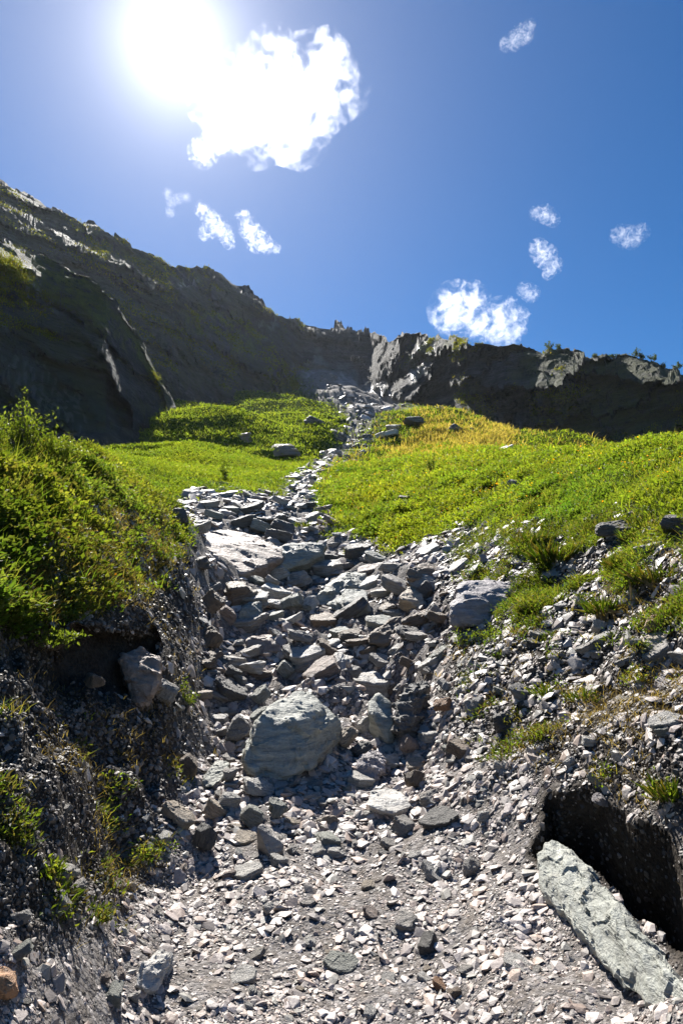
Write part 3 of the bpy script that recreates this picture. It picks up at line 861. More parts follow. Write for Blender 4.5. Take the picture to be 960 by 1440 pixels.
free_stones(42, UP, 16, 46, ['slab', 'slab', 'block'], 'kkgdm', 'grey slab in the rubble between the turf edges above the broad flat slab', 'slabs of the upper rubble', 51)
free_stones(60, MID, 18, 66, ['slab', 'slab', 'block', 'wedge'], 'kkgwwb', 'grey stone in the tumbled bed uphill of the big boulder', 'stones uphill of the big boulder', 52)
free_stones(46, LOW, 14, 40, ['slab', 'block', 'wedge'], 'wkgwtk', 'pale stone around the foot of the big boulder', 'stones at the foot of the big boulder', 53)
free_stones(46, SCR, 9, 24, ['slab', 'slab', 'block'], 'wwkkg', 'light flat stone on the scree slope above the burrow', 'stones of the scree slope', 54)
free_stones(46, MOU, 9, 28, ['slab', 'block'], 'wwkktm', 'pale stone on the gravel at the mouth of the gully', 'stones of the gully mouth', 55)
free_stones(24, LBK, 9, 22, ['slab', 'block', 'wedge'], 'kkwdm', 'grey stone stuck in the dark earth of the left bank', 'stones of the left bank', 56)

# ------------------------------------------------------------------ loose gravel
def chips(name, n, dens, smin, smax, seed, alpha=1.9, cols=None, flat=.33, sink=.08, tiltamt=.4):
    P, N, r, k = scatter(n, dens, seed); n = len(P)
    g = np.random.default_rng(seed + 1)
    libs = []
    for q in range(14):
        gg = np.random.default_rng(900 + q)
        bm = bmesh.new()
        m = int(gg.integers(11, 18))
        for _ in range(m):
            v = gg.normal(size=3); v /= np.linalg.norm(v); v = np.sign(v) * np.abs(v) ** .85 * gg.uniform(.75, 1)
            bm.verts.new((v[0] * .5, v[1] * .5 * gg.uniform(.6, .95), v[2] * .5 * flat))
        bmesh.ops.convex_hull(bm, input=bm.verts)
        for v in [v for v in bm.verts if not v.link_faces]: bm.verts.remove(v)
        bmesh.ops.triangulate(bm, faces=bm.faces)
        bm.verts.index_update()
        libs.append((np.array([v.co[:] for v in bm.verts]), np.array([[v.index for v in f.verts] for f in bm.faces])))
        bm.free()
    u = g.random(n)
    spx = (smin ** (1 - alpha) + u * (smax ** (1 - alpha) - smin ** (1 - alpha))) ** (1 / (1 - alpha))
    S = np.maximum(spx * r / F, .006)
    # frames
    T1 = np.cross(N, g.normal(size=(n, 3))); T1 /= np.linalg.norm(T1, axis=1)[:, None]
    N2 = N + T1 * (g.normal(size=n) * tiltamt)[:, None]; N2 /= np.linalg.norm(N2, axis=1)[:, None]
    A = np.cross(N2, g.normal(size=(n, 3))); A /= np.linalg.norm(A, axis=1)[:, None]
    B = np.cross(N2, A)
    pal = np.array(cols)
    cc = pal[g.integers(len(pal), size=n)] * g.uniform(.75, 1.12, n)[:, None]
    Vs, Fs, Cs, off = [], [], [], 0
    which = g.integers(len(libs), size=n)
    for q, (lv, lf) in enumerate(libs):
        idx = np.nonzero(which == q)[0]
        if not len(idx): continue
        s = S[idx][:, None, None]
        v = P[idx][:, None] + s * (lv[None, :, 0:1] * A[idx][:, None] + lv[None, :, 1:2] * B[idx][:, None] + (lv[None, :, 2:3] + sink) * N2[idx][:, None])
        m = lv.shape[0]
        Vs.append(v.reshape(-1, 3))
        Fs.append((lf[None] + (np.arange(len(idx)) * m)[:, None, None] + off).reshape(-1, 3))
        Cs.append(np.repeat(cc[idx], m, axis=0))
        off += len(idx) * m
    me = mesh_np(name, np.concatenate(Vs), Fs, {'Col': np.concatenate(Cs) * np.array([1.09, 1.0, .935])})
    return tag(link(name, me, M_GRAVEL), kind='stuff')

bankm = sstep(-22, 16, poly_sd(PX, PY, G_BANK)) * (RR < 15.5)
GREY = [(.35,.335,.33),(.44,.42,.415),(.30,.29,.285),(.54,.52,.51),(.36,.33,.325),(.30,.31,.295),(.40,.34,.30),(.22,.21,.205),(.47,.41,.37),(.58,.56,.545)]
steep = 1 - .6 * sstep(.8, 1.8, np.hypot(_dz, _dt))
bare = steep * np.clip(1 - GM * 1.15, 0, 1) * (1 - sstep(-26, -8, hs) * (RR < 4.4)) * (1 - cm)
near = 1 - sstep(30, 70, RR)
pn = np.stack([X.ravel(), Y.ravel(), Z.ravel()], 1)
cl = .25 + .75 * sstep(-.25, .3, noise3(pn * 2.2 + 60).reshape(RR.shape) * .8 + noise3(pn * 6.5 + 61).reshape(RR.shape) * .5)
chips('gravel', 90000, bare * near * (1 - .95 * SOIL_SHADE) * (1 - .5 * GUL) * cl, 2.2, 28, 61, 2.6, GREY, flat=.26)
chips('rubble', 4200, bare * (RR > 4.2) * (1 - .92 * SOIL_SHADE) * (1 - .55 * GUL) * (1 - sstep(60, 220, RR)), 8, 26, 62, 2.2, GREY, flat=.34, tiltamt=.55)
chips('scree', 5200, np.clip(1 - GM * 1.2, 0, 1) * sstep(45, 80, RR), 2.2, 11, 66, 2.3, [(.14,.14,.14),(.2,.195,.19),(.26,.25,.245),(.17,.165,.16),(.33,.32,.31)], flat=.5, tiltamt=.6)
DKC = [(.06,.052,.045),(.09,.08,.07),(.14,.13,.12),(.045,.04,.035),(.20,.185,.17),(.05,.043,.036)]  # earth colours taken darker so the clods carry the bank's shade
chips('scree_flakes', 3200, bare * near * SOIL_SHADE * (PX > 560), 6, 30, 64, 2.5, GREY, flat=.28, tiltamt=.3)
chips('bank_flakes', 900, DRYB * bankm, 5, 18, 67, 2.3, GREY, flat=.3)
chips('shade_toned_clods', 34000, (bare / steep * (1 - .25 * (1 - steep)) + .22 * sstep(-26, 0, hs) * (RR < 4.4)) * SOIL_SHADE * near, 3.0, 13, 63, 2.4, DKC, flat=.6)

# ------------------------------------------------------------------ ground cover
def leaves_mesh(name, C, D, Nn, L, Wd, cols, mat, kind='stuff', parent=None):
    """bent leaf blades: C base, D direction, Nn upper side, L length, Wd width"""
    S = np.cross(D, Nn); S /= np.linalg.norm(S, axis=1)[:, None] + 1e-9
    U = np.cross(S, D)
    n = len(C)
    L = L[:, None]; Wd = Wd[:, None]
    v = np.stack([C, C + D * L * .45 + S * Wd * .5 + U * L * .06, C + D * L - U * L * .10, C + D * L * .45 - S * Wd * .5 + U * L * .06], 1)
    f = np.arange(n * 4).reshape(n, 4)
    f = np.concatenate([f[:, [0, 1, 2]], f[:, [0, 2, 3]]])
    me = mesh_np(name, v.reshape(-1, 3), [f], {'Col': np.repeat(cols, 4, axis=0)})
    o = link(name, me, mat, parent)
    if kind: o['kind'] = kind
    return o

def unit(a): return a / (np.linalg.norm(a, axis=1)[:, None] + 1e-9)

def cover(name, n, dens, seed, per, leaf, height, spread, pal, wr=.42, minpx=2.6, upw=.7, mat=None):
    """low leafy plants: every plant a spray of PER leaves"""
    P, N, r, k = scatter(n, dens, seed); n = len(P)
    g = np.random.default_rng(seed + 5)
    pal = np.array(pal)
    clump = noise3(P * 2.3 + seed) * .5 + noise3(P * .7 + seed) * .5
    base = pal[g.integers(len(pal), size=n)] * (1 + .6 * clump)[:, None] * g.uniform(.75, 1.15, n)[:, None]
    hue = noise3(P * .45 + seed * 2) + .5 * noise3(P * 1.7 + seed)
    base = base * (1 + np.stack([.45 * hue, .22 * hue, .0 * hue], 1)) * (1 - .35 * sstep(.2, .5, noise3(P * .9 + 5)))[:, None]
    far = np.maximum(1, minpx * r / F / leaf)
    hh = height * g.uniform(.35, 1.15, n) * (1 + .5 * clump) * np.minimum(far, 2.5)
    m = n * per
    rep = lambda a: np.repeat(a, per, axis=0)
    az = g.uniform(0, 2 * math.pi, m)
    el = g.uniform(-.1, 1.2, m)
    D = np.stack([np.cos(az) * np.cos(el), np.sin(az) * np.cos(el), np.sin(el)], 1)
    t = g.random(m)
    off = np.stack([np.cos(az), np.sin(az), np.zeros(m)], 1) * (spread * rep(far) * g.random(m))[:, None]
    up = np.array([0, 0, 1.0])[None] * upw + rep(N) * (1 - upw)
    C = rep(P) + off + up * (rep(hh) * t)[:, None]
    Nn = unit(up + .5 * g.normal(size=(m, 3)))
    L = leaf * rep(far) * g.uniform(.6, 1.25, m)
    return leaves_mesh(name, C, D, Nn, L, L * wr * g.uniform(.8, 1.2, m), np.clip(rep(base) * g.uniform(.85, 1.15, m)[:, None], .004, 1), mat or M_LEAF)

def blades(name, n, dens, seed, height, pal, minpx=1.3, width=.004, lean=.35, per=5, mat=None):
    P, N, r, k = scatter(n, dens, seed); n = len(P)
    g = np.random.default_rng(seed + 5)
    pal = np.array(pal)
    clump = noise3(P * 1.7 + seed)
    m = n * per
    rep = lambda a: np.repeat(a, per, axis=0)
    H = height * rep(1 + .5 * clump) * g.uniform(.5, 1.2, m) * np.minimum(rep(np.maximum(1, r / 14)), 5)
    W = np.maximum(width, minpx * rep(r) / F)
    az = g.uniform(0, 2 * math.pi, m)
    ln = g.uniform(.1, 1, m) * lean * 2
    D = unit(np.stack([np.cos(az) * ln, np.sin(az) * ln, np.ones(m)], 1))
    C = rep(P) + np.stack([g.normal(size=m), g.normal(size=m), np.zeros(m)], 1) * (.03 * np.maximum(1, rep(r) / 8))[:, None]
    s = unit(np.stack([-D[:, 1] + 1e-3 * g.normal(size=m), D[:, 0] + 1e-3, np.zeros(m)], 1))
    s = unit(s + .6 * g.normal(size=(m, 3)))
    h2 = np.stack([np.cos(az), np.sin(az), np.zeros(m)], 1)
    mid = C + D * (H * .55)[:, None]
    tip = C + D * (H * .95)[:, None] + h2 * (H * .28)[:, None]
    w = W[:, None] * .5
    v = np.stack([C - s * w, C + s * w, mid + s * w * .8, mid - s * w * .8, tip], 1)
    b = np.arange(m)[:, None] * 5
    f = np.concatenate([b + np.array([[0, 1, 2]]), b + np.array([[0, 2, 3]]), b + np.array([[3, 2, 4]])])
    cols = pal[g.integers(len(pal), size=n)] * (1 + .3 * clump)[:, None]
    cols = np.clip(rep(cols) * g.uniform(.8, 1.2, m)[:, None], .004, 1)
    me = mesh_np(name, v.reshape(-1, 3), [f], {'Col': np.repeat(cols, 5, axis=0)})
    return tag(link(name, me, mat or M_GRASS), kind='stuff')

GREEN = [(0.149,0.218,0.025),(0.170,0.235,0.032),(0.121,0.194,0.025),(0.193,0.235,0.037),(0.154,0.200,0.042)]
BANKG = [(.095,.150,.022),(.115,.170,.026),(.075,.125,.020),(.145,.175,.036),(.115,.120,.045)]
FAR = [(0.165,0.218,0.033),(0.187,0.223,0.037),(0.143,0.200,0.030)]
DRY = [(.20,.17,.06),(.17,.16,.05),(.24,.19,.09)]
GM = GM * (1 - .8 * RISER)
rightm = sstep(-14, 14, poly_sd(PX, PY, G_RIGHT)) * (RR > 5.5)
leftm = GM * (RR > 15.5) * (PX < 500)
fringe = np.clip(GM * 4, 0, 1) * (1 - GM)
# thinning towards the eroded lower bank
dry_bank = DRYB
pn = np.stack([X.ravel(), Y.ravel(), Z.ravel()], 1)
patch = sstep(-.25, .25, noise3(pn * 1.6).reshape(RR.shape))
patchf = sstep(-.15, .3, noise3(pn * 2.6 + 3).reshape(RR.shape) + .4 * noise3(pn * 7 + 8).reshape(RR.shape))
cover('bank_herbs', 10500, bankm * (1 - .88 * dry_bank) * (.04 + .96 * patchf), 71, 12, .047, .13, .085, BANKG + [(.15,.20,.035),(.17,.21,.05)], wr=.56)
cover('bank_undergrowth', 5000, bankm * (1 - .7 * dry_bank), 70, 8, .028, .06, .06, [(.06,.085,.02),(.08,.10,.03),(.09,.075,.035)], wr=.5)
blades('bank_grass', 1100, bankm * (1 - .88 * dry_bank) * (1.2 - patch), 72, .16, BANKG + [DRY[1]], per=6)
blades('tall_grass', 1700, .2 * bankm * sstep(735, 690, PY) + .5 * rightm * (RR < 30), 86, .26, [(.16,.19,.04),(.20,.20,.06),(.13,.17,.03)], per=5, width=.0022, minpx=.75, lean=.55)
blades('bank_dry_grass', 3200, bankm * (.15 + dry_bank), 78, .08, DRY + [(.09,.07,.04)], per=6, width=.0022, minpx=.8, lean=.9)
cover('meadow_herbs', 20000, rightm * (RR < 45) * (.12 + .88 * sstep(-.2, .3, .8 * noise3(pn * 1.1).reshape(RR.shape) + .6 * noise3(pn * 2.9 + 8).reshape(RR.shape))), 73, 9, .046, .10, .07, GREEN, minpx=4.6, wr=.5)
blades('meadow_grass', 4500, rightm * (RR < 60), 74, .13, GREEN + FAR, per=5)
cover('far_meadow_herbs', 12000, GM * (RR > 15.5) * (RR < 60) * (PX < 520), 75, 7, .035, .07, .05, GREEN, minpx=3.0)
blades('far_meadow_grass', 56000, GM * (RR > 15.5), 76, .07, FAR + GREEN, per=5, minpx=1.2, lean=.8)
blades('far_dry_grass', 9000, rightm * (RR > 18) * (.06 + sstep(-12, 14, poly_sd(PX, PY, [(535,648),(590,606),(730,596),(715,630),(640,646)]) + octave(6, 14, 97))), 79, .13, [(.30,.25,.09),(.26,.22,.07),(.34,.27,.12)], per=5, minpx=1.2)
# scattered weeds on the scree and the dark earth
weed = np.clip(noise3(pn * 2.3 + 40).reshape(RR.shape) * .7 + noise3(pn * 6 + 4).reshape(RR.shape) * .6 - .22, 0, 1) * bare * (RR < 9) * sstep(-20, 40, np.maximum(poly_sd(PX, PY, [(640,800),(760,760),(2600,740),(2600,1150),(900,1120),(700,1120),(640,1000)]), poly_sd(PX, PY, [(-1500,980),(100,1000),(260,1060),(240,1200),(140,1330),(-1500,1330)])))
cover('scree_weeds', 1500, weed, 77, 8, .026, .05, .06, BANKG + [(.10,.085,.04),(.07,.06,.03)])
blades('scree_grass', 700, weed, 80, .07, BANKG + DRY, per=6, width=.002, minpx=.9, lean=.6)

rb = np.clip(sstep(-.08, .22, noise3(pn * 1.5 + 90).reshape(RR.shape) + .5 * noise3(pn * 4 + 91).reshape(RR.shape) + .25 * sstep(880, 760, PY)), 0, 1) * bare * sstep(-20, 20, poly_sd(PX, PY, [(640,770),(720,735),(2600,660),(2600,900),(960,880),(820,900),(740,900),(690,880)]))
cover('turf_patches', 5200, rb, 84, 10, .030, .10, .06, BANKG, wr=.45)
blades('turf_grass', 2200, rb, 85, .12, BANKG + DRY[:1], per=7, width=.003, minpx=.9, lean=.7)
blades('dead_stems', 2600, bare * SOIL_SHADE * (RR < 9) * sstep(-.1, .3, noise3(pn * 1.6 + 70).reshape(RR.shape)), 83, .06, [(.16,.12,.07),(.10,.075,.045),(.22,.17,.10)], per=6, width=.0018, minpx=.7, lean=.9)
# yellow meadow flowers
def flowers(n, dens, seed):
    P, N, r, k = scatter(n, dens, seed); n = len(P)
    g = np.random.default_rng(seed)
    per = 5
    m = n * per
    rep = lambda a: np.repeat(a, per, axis=0)
    s = np.maximum(.013, 1.5 * r / F)
    az = np.tile(np.arange(per) * 2 * math.pi / per, n) + rep(g.uniform(0, 6, n))
    up = unit(np.array([0, -.4, 1.0])[None] + .4 * g.normal(size=(n, 3)))
    a = unit(np.cross(up, g.normal(size=(n, 3)))); b = np.cross(up, a)
    D = rep(a) * np.cos(az)[:, None] + rep(b) * np.sin(az)[:, None] + rep(up) * .35
    C = rep(P + np.array([0, 0, 1.0])[None] * (g.uniform(.09, .17, n) * np.maximum(1, r / 16))[:, None])
    pal = np.array([(.75,.42,.02),(.80,.50,.03),(.70,.30,.02)])
    return leaves_mesh('wildflowers', C, unit(D), rep(up), rep(s), rep(s) * .8, rep(pal[g.integers(3, size=n)]), M_LEAF)
flowers(1500, rightm * (RR < 60) * (.25 + sstep(-.1, .3, noise3(pn * .8 + 9).reshape(RR.shape))) + .05 * bankm, 81)

# ------------------------------------------------------------------ plants one can tell apart
def plant(px, py, h, w, label, name='shrub', cat='shrub', n=180, leaf=.035, stems=9, seed=1, pal=None, r=None, group=None, grassy=False):
    g = np.random.default_rng(seed)
    r = r or hit(px, py)
    base = point(px, py, r + .02); base.z -= .02
    H = h * r / F; W = w * r / F
    root = bpy.data.objects.new(name, None); COL.objects.link(root)
    root.location = base
    tag(root, label, cat, group)
    pal = np.array(pal or BANKG)
    tips = []
    bm = bmesh.new()
    for s in range(stems):
        a = g.uniform(0, 2 * math.pi); q = math.sqrt(g.random())
        top = Vector((math.cos(a) * W * .5 * q, math.sin(a) * W * .5 * q, H * g.uniform(.55, 1.0) * (1.15 - .45 * q)))
        pts = [Vector((top.x * .15, top.y * .15, 0)), top * .5 + Vector((g.normal() * W * .05, g.normal() * W * .05, H * .06)), top]
        tips.append(pts)
        rad = max(.003, H * .012)
        prev = None
        for k, p in enumerate(pts):
            rr = rad * (1 - .35 * k)
            ring = [bm.verts.new(p + Vector((math.cos(c) * rr, math.sin(c) * rr, 0))) for c in (0, 2.1, 4.2)]
            if prev:
                for c in range(3): bm.faces.new((prev[c], prev[(c + 1) % 3], ring[(c + 1) % 3], ring[c]))
            prev = ring
    me = bpy.data.meshes.new('stem'); bm.to_mesh(me); bm.free()
    if not grassy:
        link('stem', me, M_STEM, root)
    m = n
    si = g.integers(stems, size=m); t = g.uniform(.25, 1.05, m)
    P0 = np.array([[p[:] for p in s] for s in tips])
    A = P0[si, 0]; B = P0[si, 1]; T = P0[si, 2]
    tt = t[:, None]
    C = np.where(tt < .5, A + (B - A) * tt * 2, B + (T - B) * (tt - .5) * 2)
    C = C + g.normal(size=(m, 3)) * np.array([W * .06, W * .06, H * .05])
    if grassy:
        az = g.uniform(0, 2 * math.pi, m)
        q = np.sqrt(g.random(m)) * W * .45
        C = np.stack([np.cos(az) * q, np.sin(az) * q, np.zeros(m)], 1)
        ln = g.uniform(.1, 1.3, m)
        D = unit(np.stack([np.cos(az) * ln, np.sin(az) * ln, np.ones(m)], 1) + .25 * g.normal(size=(m, 3)))
        L = H * g.uniform(.5, 1.15, m); Wd = np.full(m, max(.0022, .6 * r / F))
    else:
        D = unit(g.normal(size=(m, 3)) + np.array([0, 0, .9]))
        L = leaf * g.uniform(.6, 1.25, m); Wd = L * .45
    if grassy:                                  # herbs growing through the tuft
        L = L * .75; h = g.random(m) < .62
        k = int(h.sum())
        C[h] = np.stack([g.normal(size=k) * W * .33, g.normal(size=k) * W * .2, np.abs(g.normal(size=k)) * H * .3], 1)
        D[h] = unit(g.normal(size=(k, 3)) + np.array([0, 0, .7])); L[h] = .028 * g.uniform(.6, 1.2, k); Wd[h] = L[h] * .45
    cols = pal[g.integers(len(pal), size=m)] * g.uniform(.8, 1.25, m)[:, None]
    leaves_mesh('foliage', C, D, unit(np.array([0, 0, 1.]) + .6 * g.normal(size=(m, 3))), L, Wd, cols, M_LEAF, kind=None, parent=root)
    return root

SHR = [(.085,.130,.022),(.110,.150,.028),(.130,.165,.035)]
plant(34, 645, 92, 76, 'tall leafy willow shrub on the crest of the left bank', n=1300, leaf=.045, stems=22, seed=201, pal=SHR)
plant(84, 655, 52, 66, 'lower leafy shrub beside the tall one on the left bank', n=800, leaf=.04, stems=14, seed=202, pal=SHR)
plant(-14, 640, 60, 60, 'leafy shrub cut off by the edge of the view behind the tall willow shrub', n=600, leaf=.045, stems=12, seed=203, pal=SHR)
plant(178, 722, 34, 44, 'pale-leaved sprig arching over a shaded gap in the left bank', n=220, leaf=.04, stems=9, seed=204, pal=[(.15,.18,.05),(.17,.19,.06)])
plant(130, 712, 26, 36, 'small leafy sprig among the herbs of the left bank', n=160, leaf=.035, stems=8, seed=205, pal=SHR)
plant(606, 668, 34, 22, 'slender upright sapling alone on the open meadow', n=260, leaf=.09, stems=8, seed=206, pal=SHR)
plant(629, 631, 14, 14, 'little shrub on the meadow above the slender sapling', n=110, leaf=.14, stems=6, seed=207, pal=SHR)
plant(590, 632, 12, 22, 'low shrub in the dry yellow strip of the far meadow', n=120, leaf=.16, stems=7, seed=208, pal=SHR)
plant(690, 619, 16, 26, 'low yellow-green bush on the skyline of the meadow', n=160, leaf=.11, stems=8, seed=209, pal=SHR)
plant(316, 675, 26, 20, 'bright young shrub on the far meadow beside the rubble', n=200, leaf=.12, stems=8, seed=210, pal=SHR)
plant(905, 745, 40, 44, 'dark green bush between two dark rocks under the right turf edge', n=420, leaf=.035, stems=12, seed=211, pal=[(.045,.075,.015),(.06,.09,.02)])
plant(655, 912, 36, 60, 'leafy clump at the foot of the grey-brown boulder', n=520, leaf=.03, stems=16, seed=212, pal=BANKG)
plant(690, 902, 26, 40, 'small leafy clump in the shadow of the grey-brown boulder', n=260, leaf=.03, stems=10, seed=213, pal=BANKG)
plant(262, 995, 40, 34, 'weedy clump hanging on the edge of the left bank', n=320, leaf=.025, stems=10, seed=214, pal=BANKG)
plant(75, 910, 30, 90, 'leafy spray spilling over the undercut turf lip', n=420, leaf=.03, stems=14, seed=215, pal=SHR)
gs = np.random.default_rng(77)
for q, (px, py) in enumerate([(28,765),(72,722),(112,778),(150,700),(58,835),(205,748),(18,705),(232,792),(150,835),(95,680),(15,850),(190,800),(130,745),(40,800),(85,875),(225,735),(60,690),(175,770)]):
    plant(px, py, gs.uniform(24, 40), gs.uniform(34, 56), 'leafy sprig standing out of the herbs on the left bank', name='sprig', cat='plant', n=int(gs.uniform(110, 200)), leaf=.042, stems=8, seed=400 + q,
          pal=SHR if q % 3 else [(.16,.19,.05),(.18,.2,.065)], group='leafy sprigs of the left bank')
for q, (px, py, h, w, lab, nn) in enumerate([
    (850, 862, 40, 40, 'grass tuft with straw hanging above the white upright stone', 150),
    (780, 790, 44, 56, 'overhanging grass tuft above a black gap in the right bank', 240),
    (745, 770, 34, 46, 'grass tuft on the turf edge above the grey-brown boulder', 170),
    (920, 818, 40, 66, 'broad grassy clump with trailing roots high on the bank', 260),
    (880, 800, 34, 40, 'grass clump left of the trailing roots', 160),
    (746, 862, 26, 30, 'small grass tuft on the scree near the little white slab', 100),
    (428, 742, 16, 24, 'bright grass tuft among the upper rubble', 110),
    (497, 780, 16, 20, 'grass tuft between the slabs at the meadow edge', 90),
    (943, 1120, 44, 40, 'coarse grass clump beside the burrow', 160),
    (820, 985, 30, 40, 'thin grass clump in the middle of the scree', 110),
    (770, 975, 28, 40, 'grass clump beside the knobbly grey stone', 110),
    (60, 1225, 30, 40, 'bright grass sprouting on the dark earth bank', 120),
    (130, 1290, 30, 36, 'wispy grass above the dusty white cobble', 90)]):
    p = plant(px, py, h, w, lab, name='grass_tuft', cat='grass tuft', n=int(nn * 2.6), seed=300 + q, pal=[(.12,.17,.025),(.15,.19,.032),(.10,.145,.022),(.21,.19,.08)], grassy=True)
    if q in (0, 3):
        g = np.random.default_rng(q); m = 60
        r = hit(px, py); W = w * r / F; H = h * r / F
        C = np.stack([g.normal(size=m) * W * .2, -np.abs(g.normal(size=m)) * W * .1, np.full(m, H * .3)], 1)
        D = unit(np.stack([g.normal(size=m) * .5 + .3, -np.full(m, .7), -np.abs(g.normal(size=m)) * .8], 1))
        leaves_mesh('straw', C, D, unit(g.normal(size=(m, 3))), H * g.uniform(.5, 1.1, m), np.full(m, .007), np.tile([[.30,.24,.14]], (m, 1)), M_GRASS, kind=None, parent=p)
# ------------------------------------------------------------------ mountains
RIDGE = [(-700,60),(-400,90),(-200,170),(-60,225),(0,252),(30,272),(70,290),(100,302),(130,312),(160,328),(182,342),(205,352),(240,372),(265,374),(290,376),(310,385),(325,396),(345,402),(362,414),(376,433),(400,443),(430,453),(460,460),(490,469),(520,472),(548,479),(556,474),(566,470),(595,470),(612,474),(640,474),(668,482),(700,487),(724,483),(742,490),(762,500),(772,490),(790,487),(806,495),(830,504),(852,499),(872,502),(895,503),(918,507),(940,518),(960,526),(1050,545),(1200,560),(1700,520)]
BASE = [(-700,640),(-300,640),(0,620),(80,615),(150,606),(190,585),(235,575),(280,584),(300,588),(360,575),(400,552),(425,522),(470,524),(520,545),(560,564),(600,568),(640,560),(660,575),(700,606),(760,622),(960,640),(1200,640),(1700,640)]
RB = [(-700,60),(-300,70),(0,88),(150,90),(235,125),(300,135),(380,165),(405,200),(425,236),(470,242),(520,230),(560,208),(620,195),(660,178),(710,172),(800,168),(960,162),(1200,162),(1700,150)]
RT = [(-700,150),(-300,155),(0,170),(150,172),(240,182),(320,192),(400,236),(480,275),(540,235),(580,220),(640,206),(700,153),(770,128),(850,107),(960,89),(1200,86),(1700,80)]
def lerp_tab(tab, x):
    a = np.array(tab, float)
    return np.interp(x, a[:, 0], a[:, 1])

CREST = {}
GRASSN = {'main_wall': 42000, 'buttress': 34000}
def mountain(x0, x1, ncol, nrow, ridge, base, rtab, stab, name, H=13.0, seed=0, veg=()):
    px = np.linspace(x0, x1, ncol)
    tt = np.concatenate([np.linspace(-.22, 0, 12)[:-1], np.linspace(0, 1, nrow), [1.02, 1.06, 1.15, 1.4]])
    jag = fbm(np.stack([px * .035, px * 0, px * 0 + 3 + seed], 1), 5, .6) * 4.0 + 4.5 * facet(np.stack([px * .045, px * 0 + seed, px * 0], 1))
    ry = lerp_tab(ridge, px) + jag
    by = np.maximum(lerp_tab(base, px), ry + 2)
    T, PXm = np.meshgrid(tt, px, indexing='ij')
    Tc = np.clip(T, -.3, 1)
    PYm = by[None] + (ry - by)[None] * Tc
    th, e = ray(PXm, PYm)
    tg = np.tan(np.radians(lerp_tab(stab, px)))[None] + 0 * T
    tg = np.where(T > .93, np.minimum(tg, 1.1), tg)
    tg = np.maximum(tg, .10 + e)
    rr = np.empty_like(T)
    rr[0] = lerp_tab(rtab, px) * .94
    for k in range(1, len(tt)):
        rr[k] = rr[k - 1] * (1 + np.clip(np.maximum(e[k] - e[k - 1], 0) / np.maximum(tg[k] - e[k], .10), 0, .05))
    over = np.clip(T - 1, 0, 1)
    rr = rr * (1 + over * 1.2)
    e = e * (1 - over * 1.2)
    x, y, z = rr * np.sin(th), rr * np.cos(th), EYE + rr * e
    Pm = np.stack([x.ravel(), y.ravel(), z.ravel()], 1)
    rel = rr.ravel() / 160 * (2.0 if name == 'buttress' else 1.15)
    ed = sstep(-.02, .06, T.ravel()) * (1 - .8 * sstep(.95, 1.0, T.ravel()))
    n3 = fbm(Pm * .04 + seed, 7, .6)
    # ledges and risers along the dipping beds
    xs0 = PXm.ravel()
    led = np.zeros(T.size); lw = np.zeros(T.size)
    run = (1 / tg).ravel()
    for Hs, am, sd in ((H, .95, 0), (H * .38, .7, 5), (H * .15, .45, 9)):
        h = (Pm[:, 2] + .42 * Pm[:, 0] * (Pm[:, 0] < 40) + .06 * Pm[:, 1] + Hs * 1.5 * fbm(Pm * (.16 / Hs ** .8) + sd + seed, 4, .55)) / Hs
        f = h - np.floor(h)
        brk = sstep(-.45, .15, noise3(Pm * (.5 / Hs) + sd * 3 + 1))           # beds die out along the face
        g = np.where(f < .5, .84 * f / .5, .84 + .16 * (f - .5) / .5)
        led += am * brk * Hs * run * (g - f)
        lw = np.maximum(lw, brk * sstep(0, .06, f) * sstep(.53, .45, f) * (Hs > 3))
    if name == 'buttress':
        lw = np.maximum(lw, .9 * sstep(.80, .90, T.ravel() + .05 * n3) * ed)
    fq = Pm * np.array([.045, .045, .09]) + fbm(Pm * .05, 3)[:, None] * .35 + seed
    calm = 1 - .65 * lw
    fa, fb, fc = facet(fq), facet(fq * 2.9 + 11), facet(Pm * np.array([.33, .33, .8]) + 5) + .45 * facet(Pm * np.array([.95, .95, 2.1]) + 8)
    dr = ed * (led + rel * (n3 * 2.4 + fa * 3.6 * (1 + .8 * (xs0 > 560)) + calm * (fb * 2.9 + fc * 1.6)))
    rr2 = rr + dr.reshape(rr.shape)
    zz = EYE + rr2 * e + ((n3 * 1.1 + calm * (fb * 1.3 + fc * 1.0)) * rel * ed).reshape(rr.shape)
    V = np.stack([(rr2 * np.sin(th)).ravel(), (rr2 * np.cos(th)).ravel(), zz.ravel()], 1)
    nr, nc = T.shape
    k = np.arange(nr * nc).reshape(nr, nc)
    q = np.stack([k[:-1, :-1].ravel(), k[:-1, 1:].ravel(), k[1:, 1:].ravel(), k[1:, :-1].ravel()], 1)
    G = V.reshape(nr, nc, 3)
    nn = unit(np.cross(np.gradient(G, axis=1), np.gradient(G, axis=0)).reshape(-1, 3)); nn *= np.sign(nn[:, 2:3] + 1e-9)
    xs, ys = PXm.ravel(), PYm.ravel()
    wob = noise3(np.stack([xs * .03, ys * .03, xs * 0], 1)) * 16 + noise3(np.stack([xs * .1, ys * .1, xs * 0], 1)) * 8
    def zone(poly, soft=14): return sstep(-soft, soft, poly_sd(xs, ys, poly) + wob)
    gr = np.zeros(len(xs))
    for poly, am in veg:
        gr = np.maximum(gr, am * zone(poly))
    gr = gr * sstep(.45, .62, nn[:, 2] + .25 * lw + .10 * noise3(Pm * .2))
    pale = np.zeros(len(xs)); wet = np.zeros(len(xs))
    for poly in [[(415,515),(450,512),(520,540),(575,565),(560,585),(500,585),(450,560)], [(570,515),(600,478),(610,490),(588,530),(574,530)]]:
        pale = np.maximum(pale, zone(poly, 9))
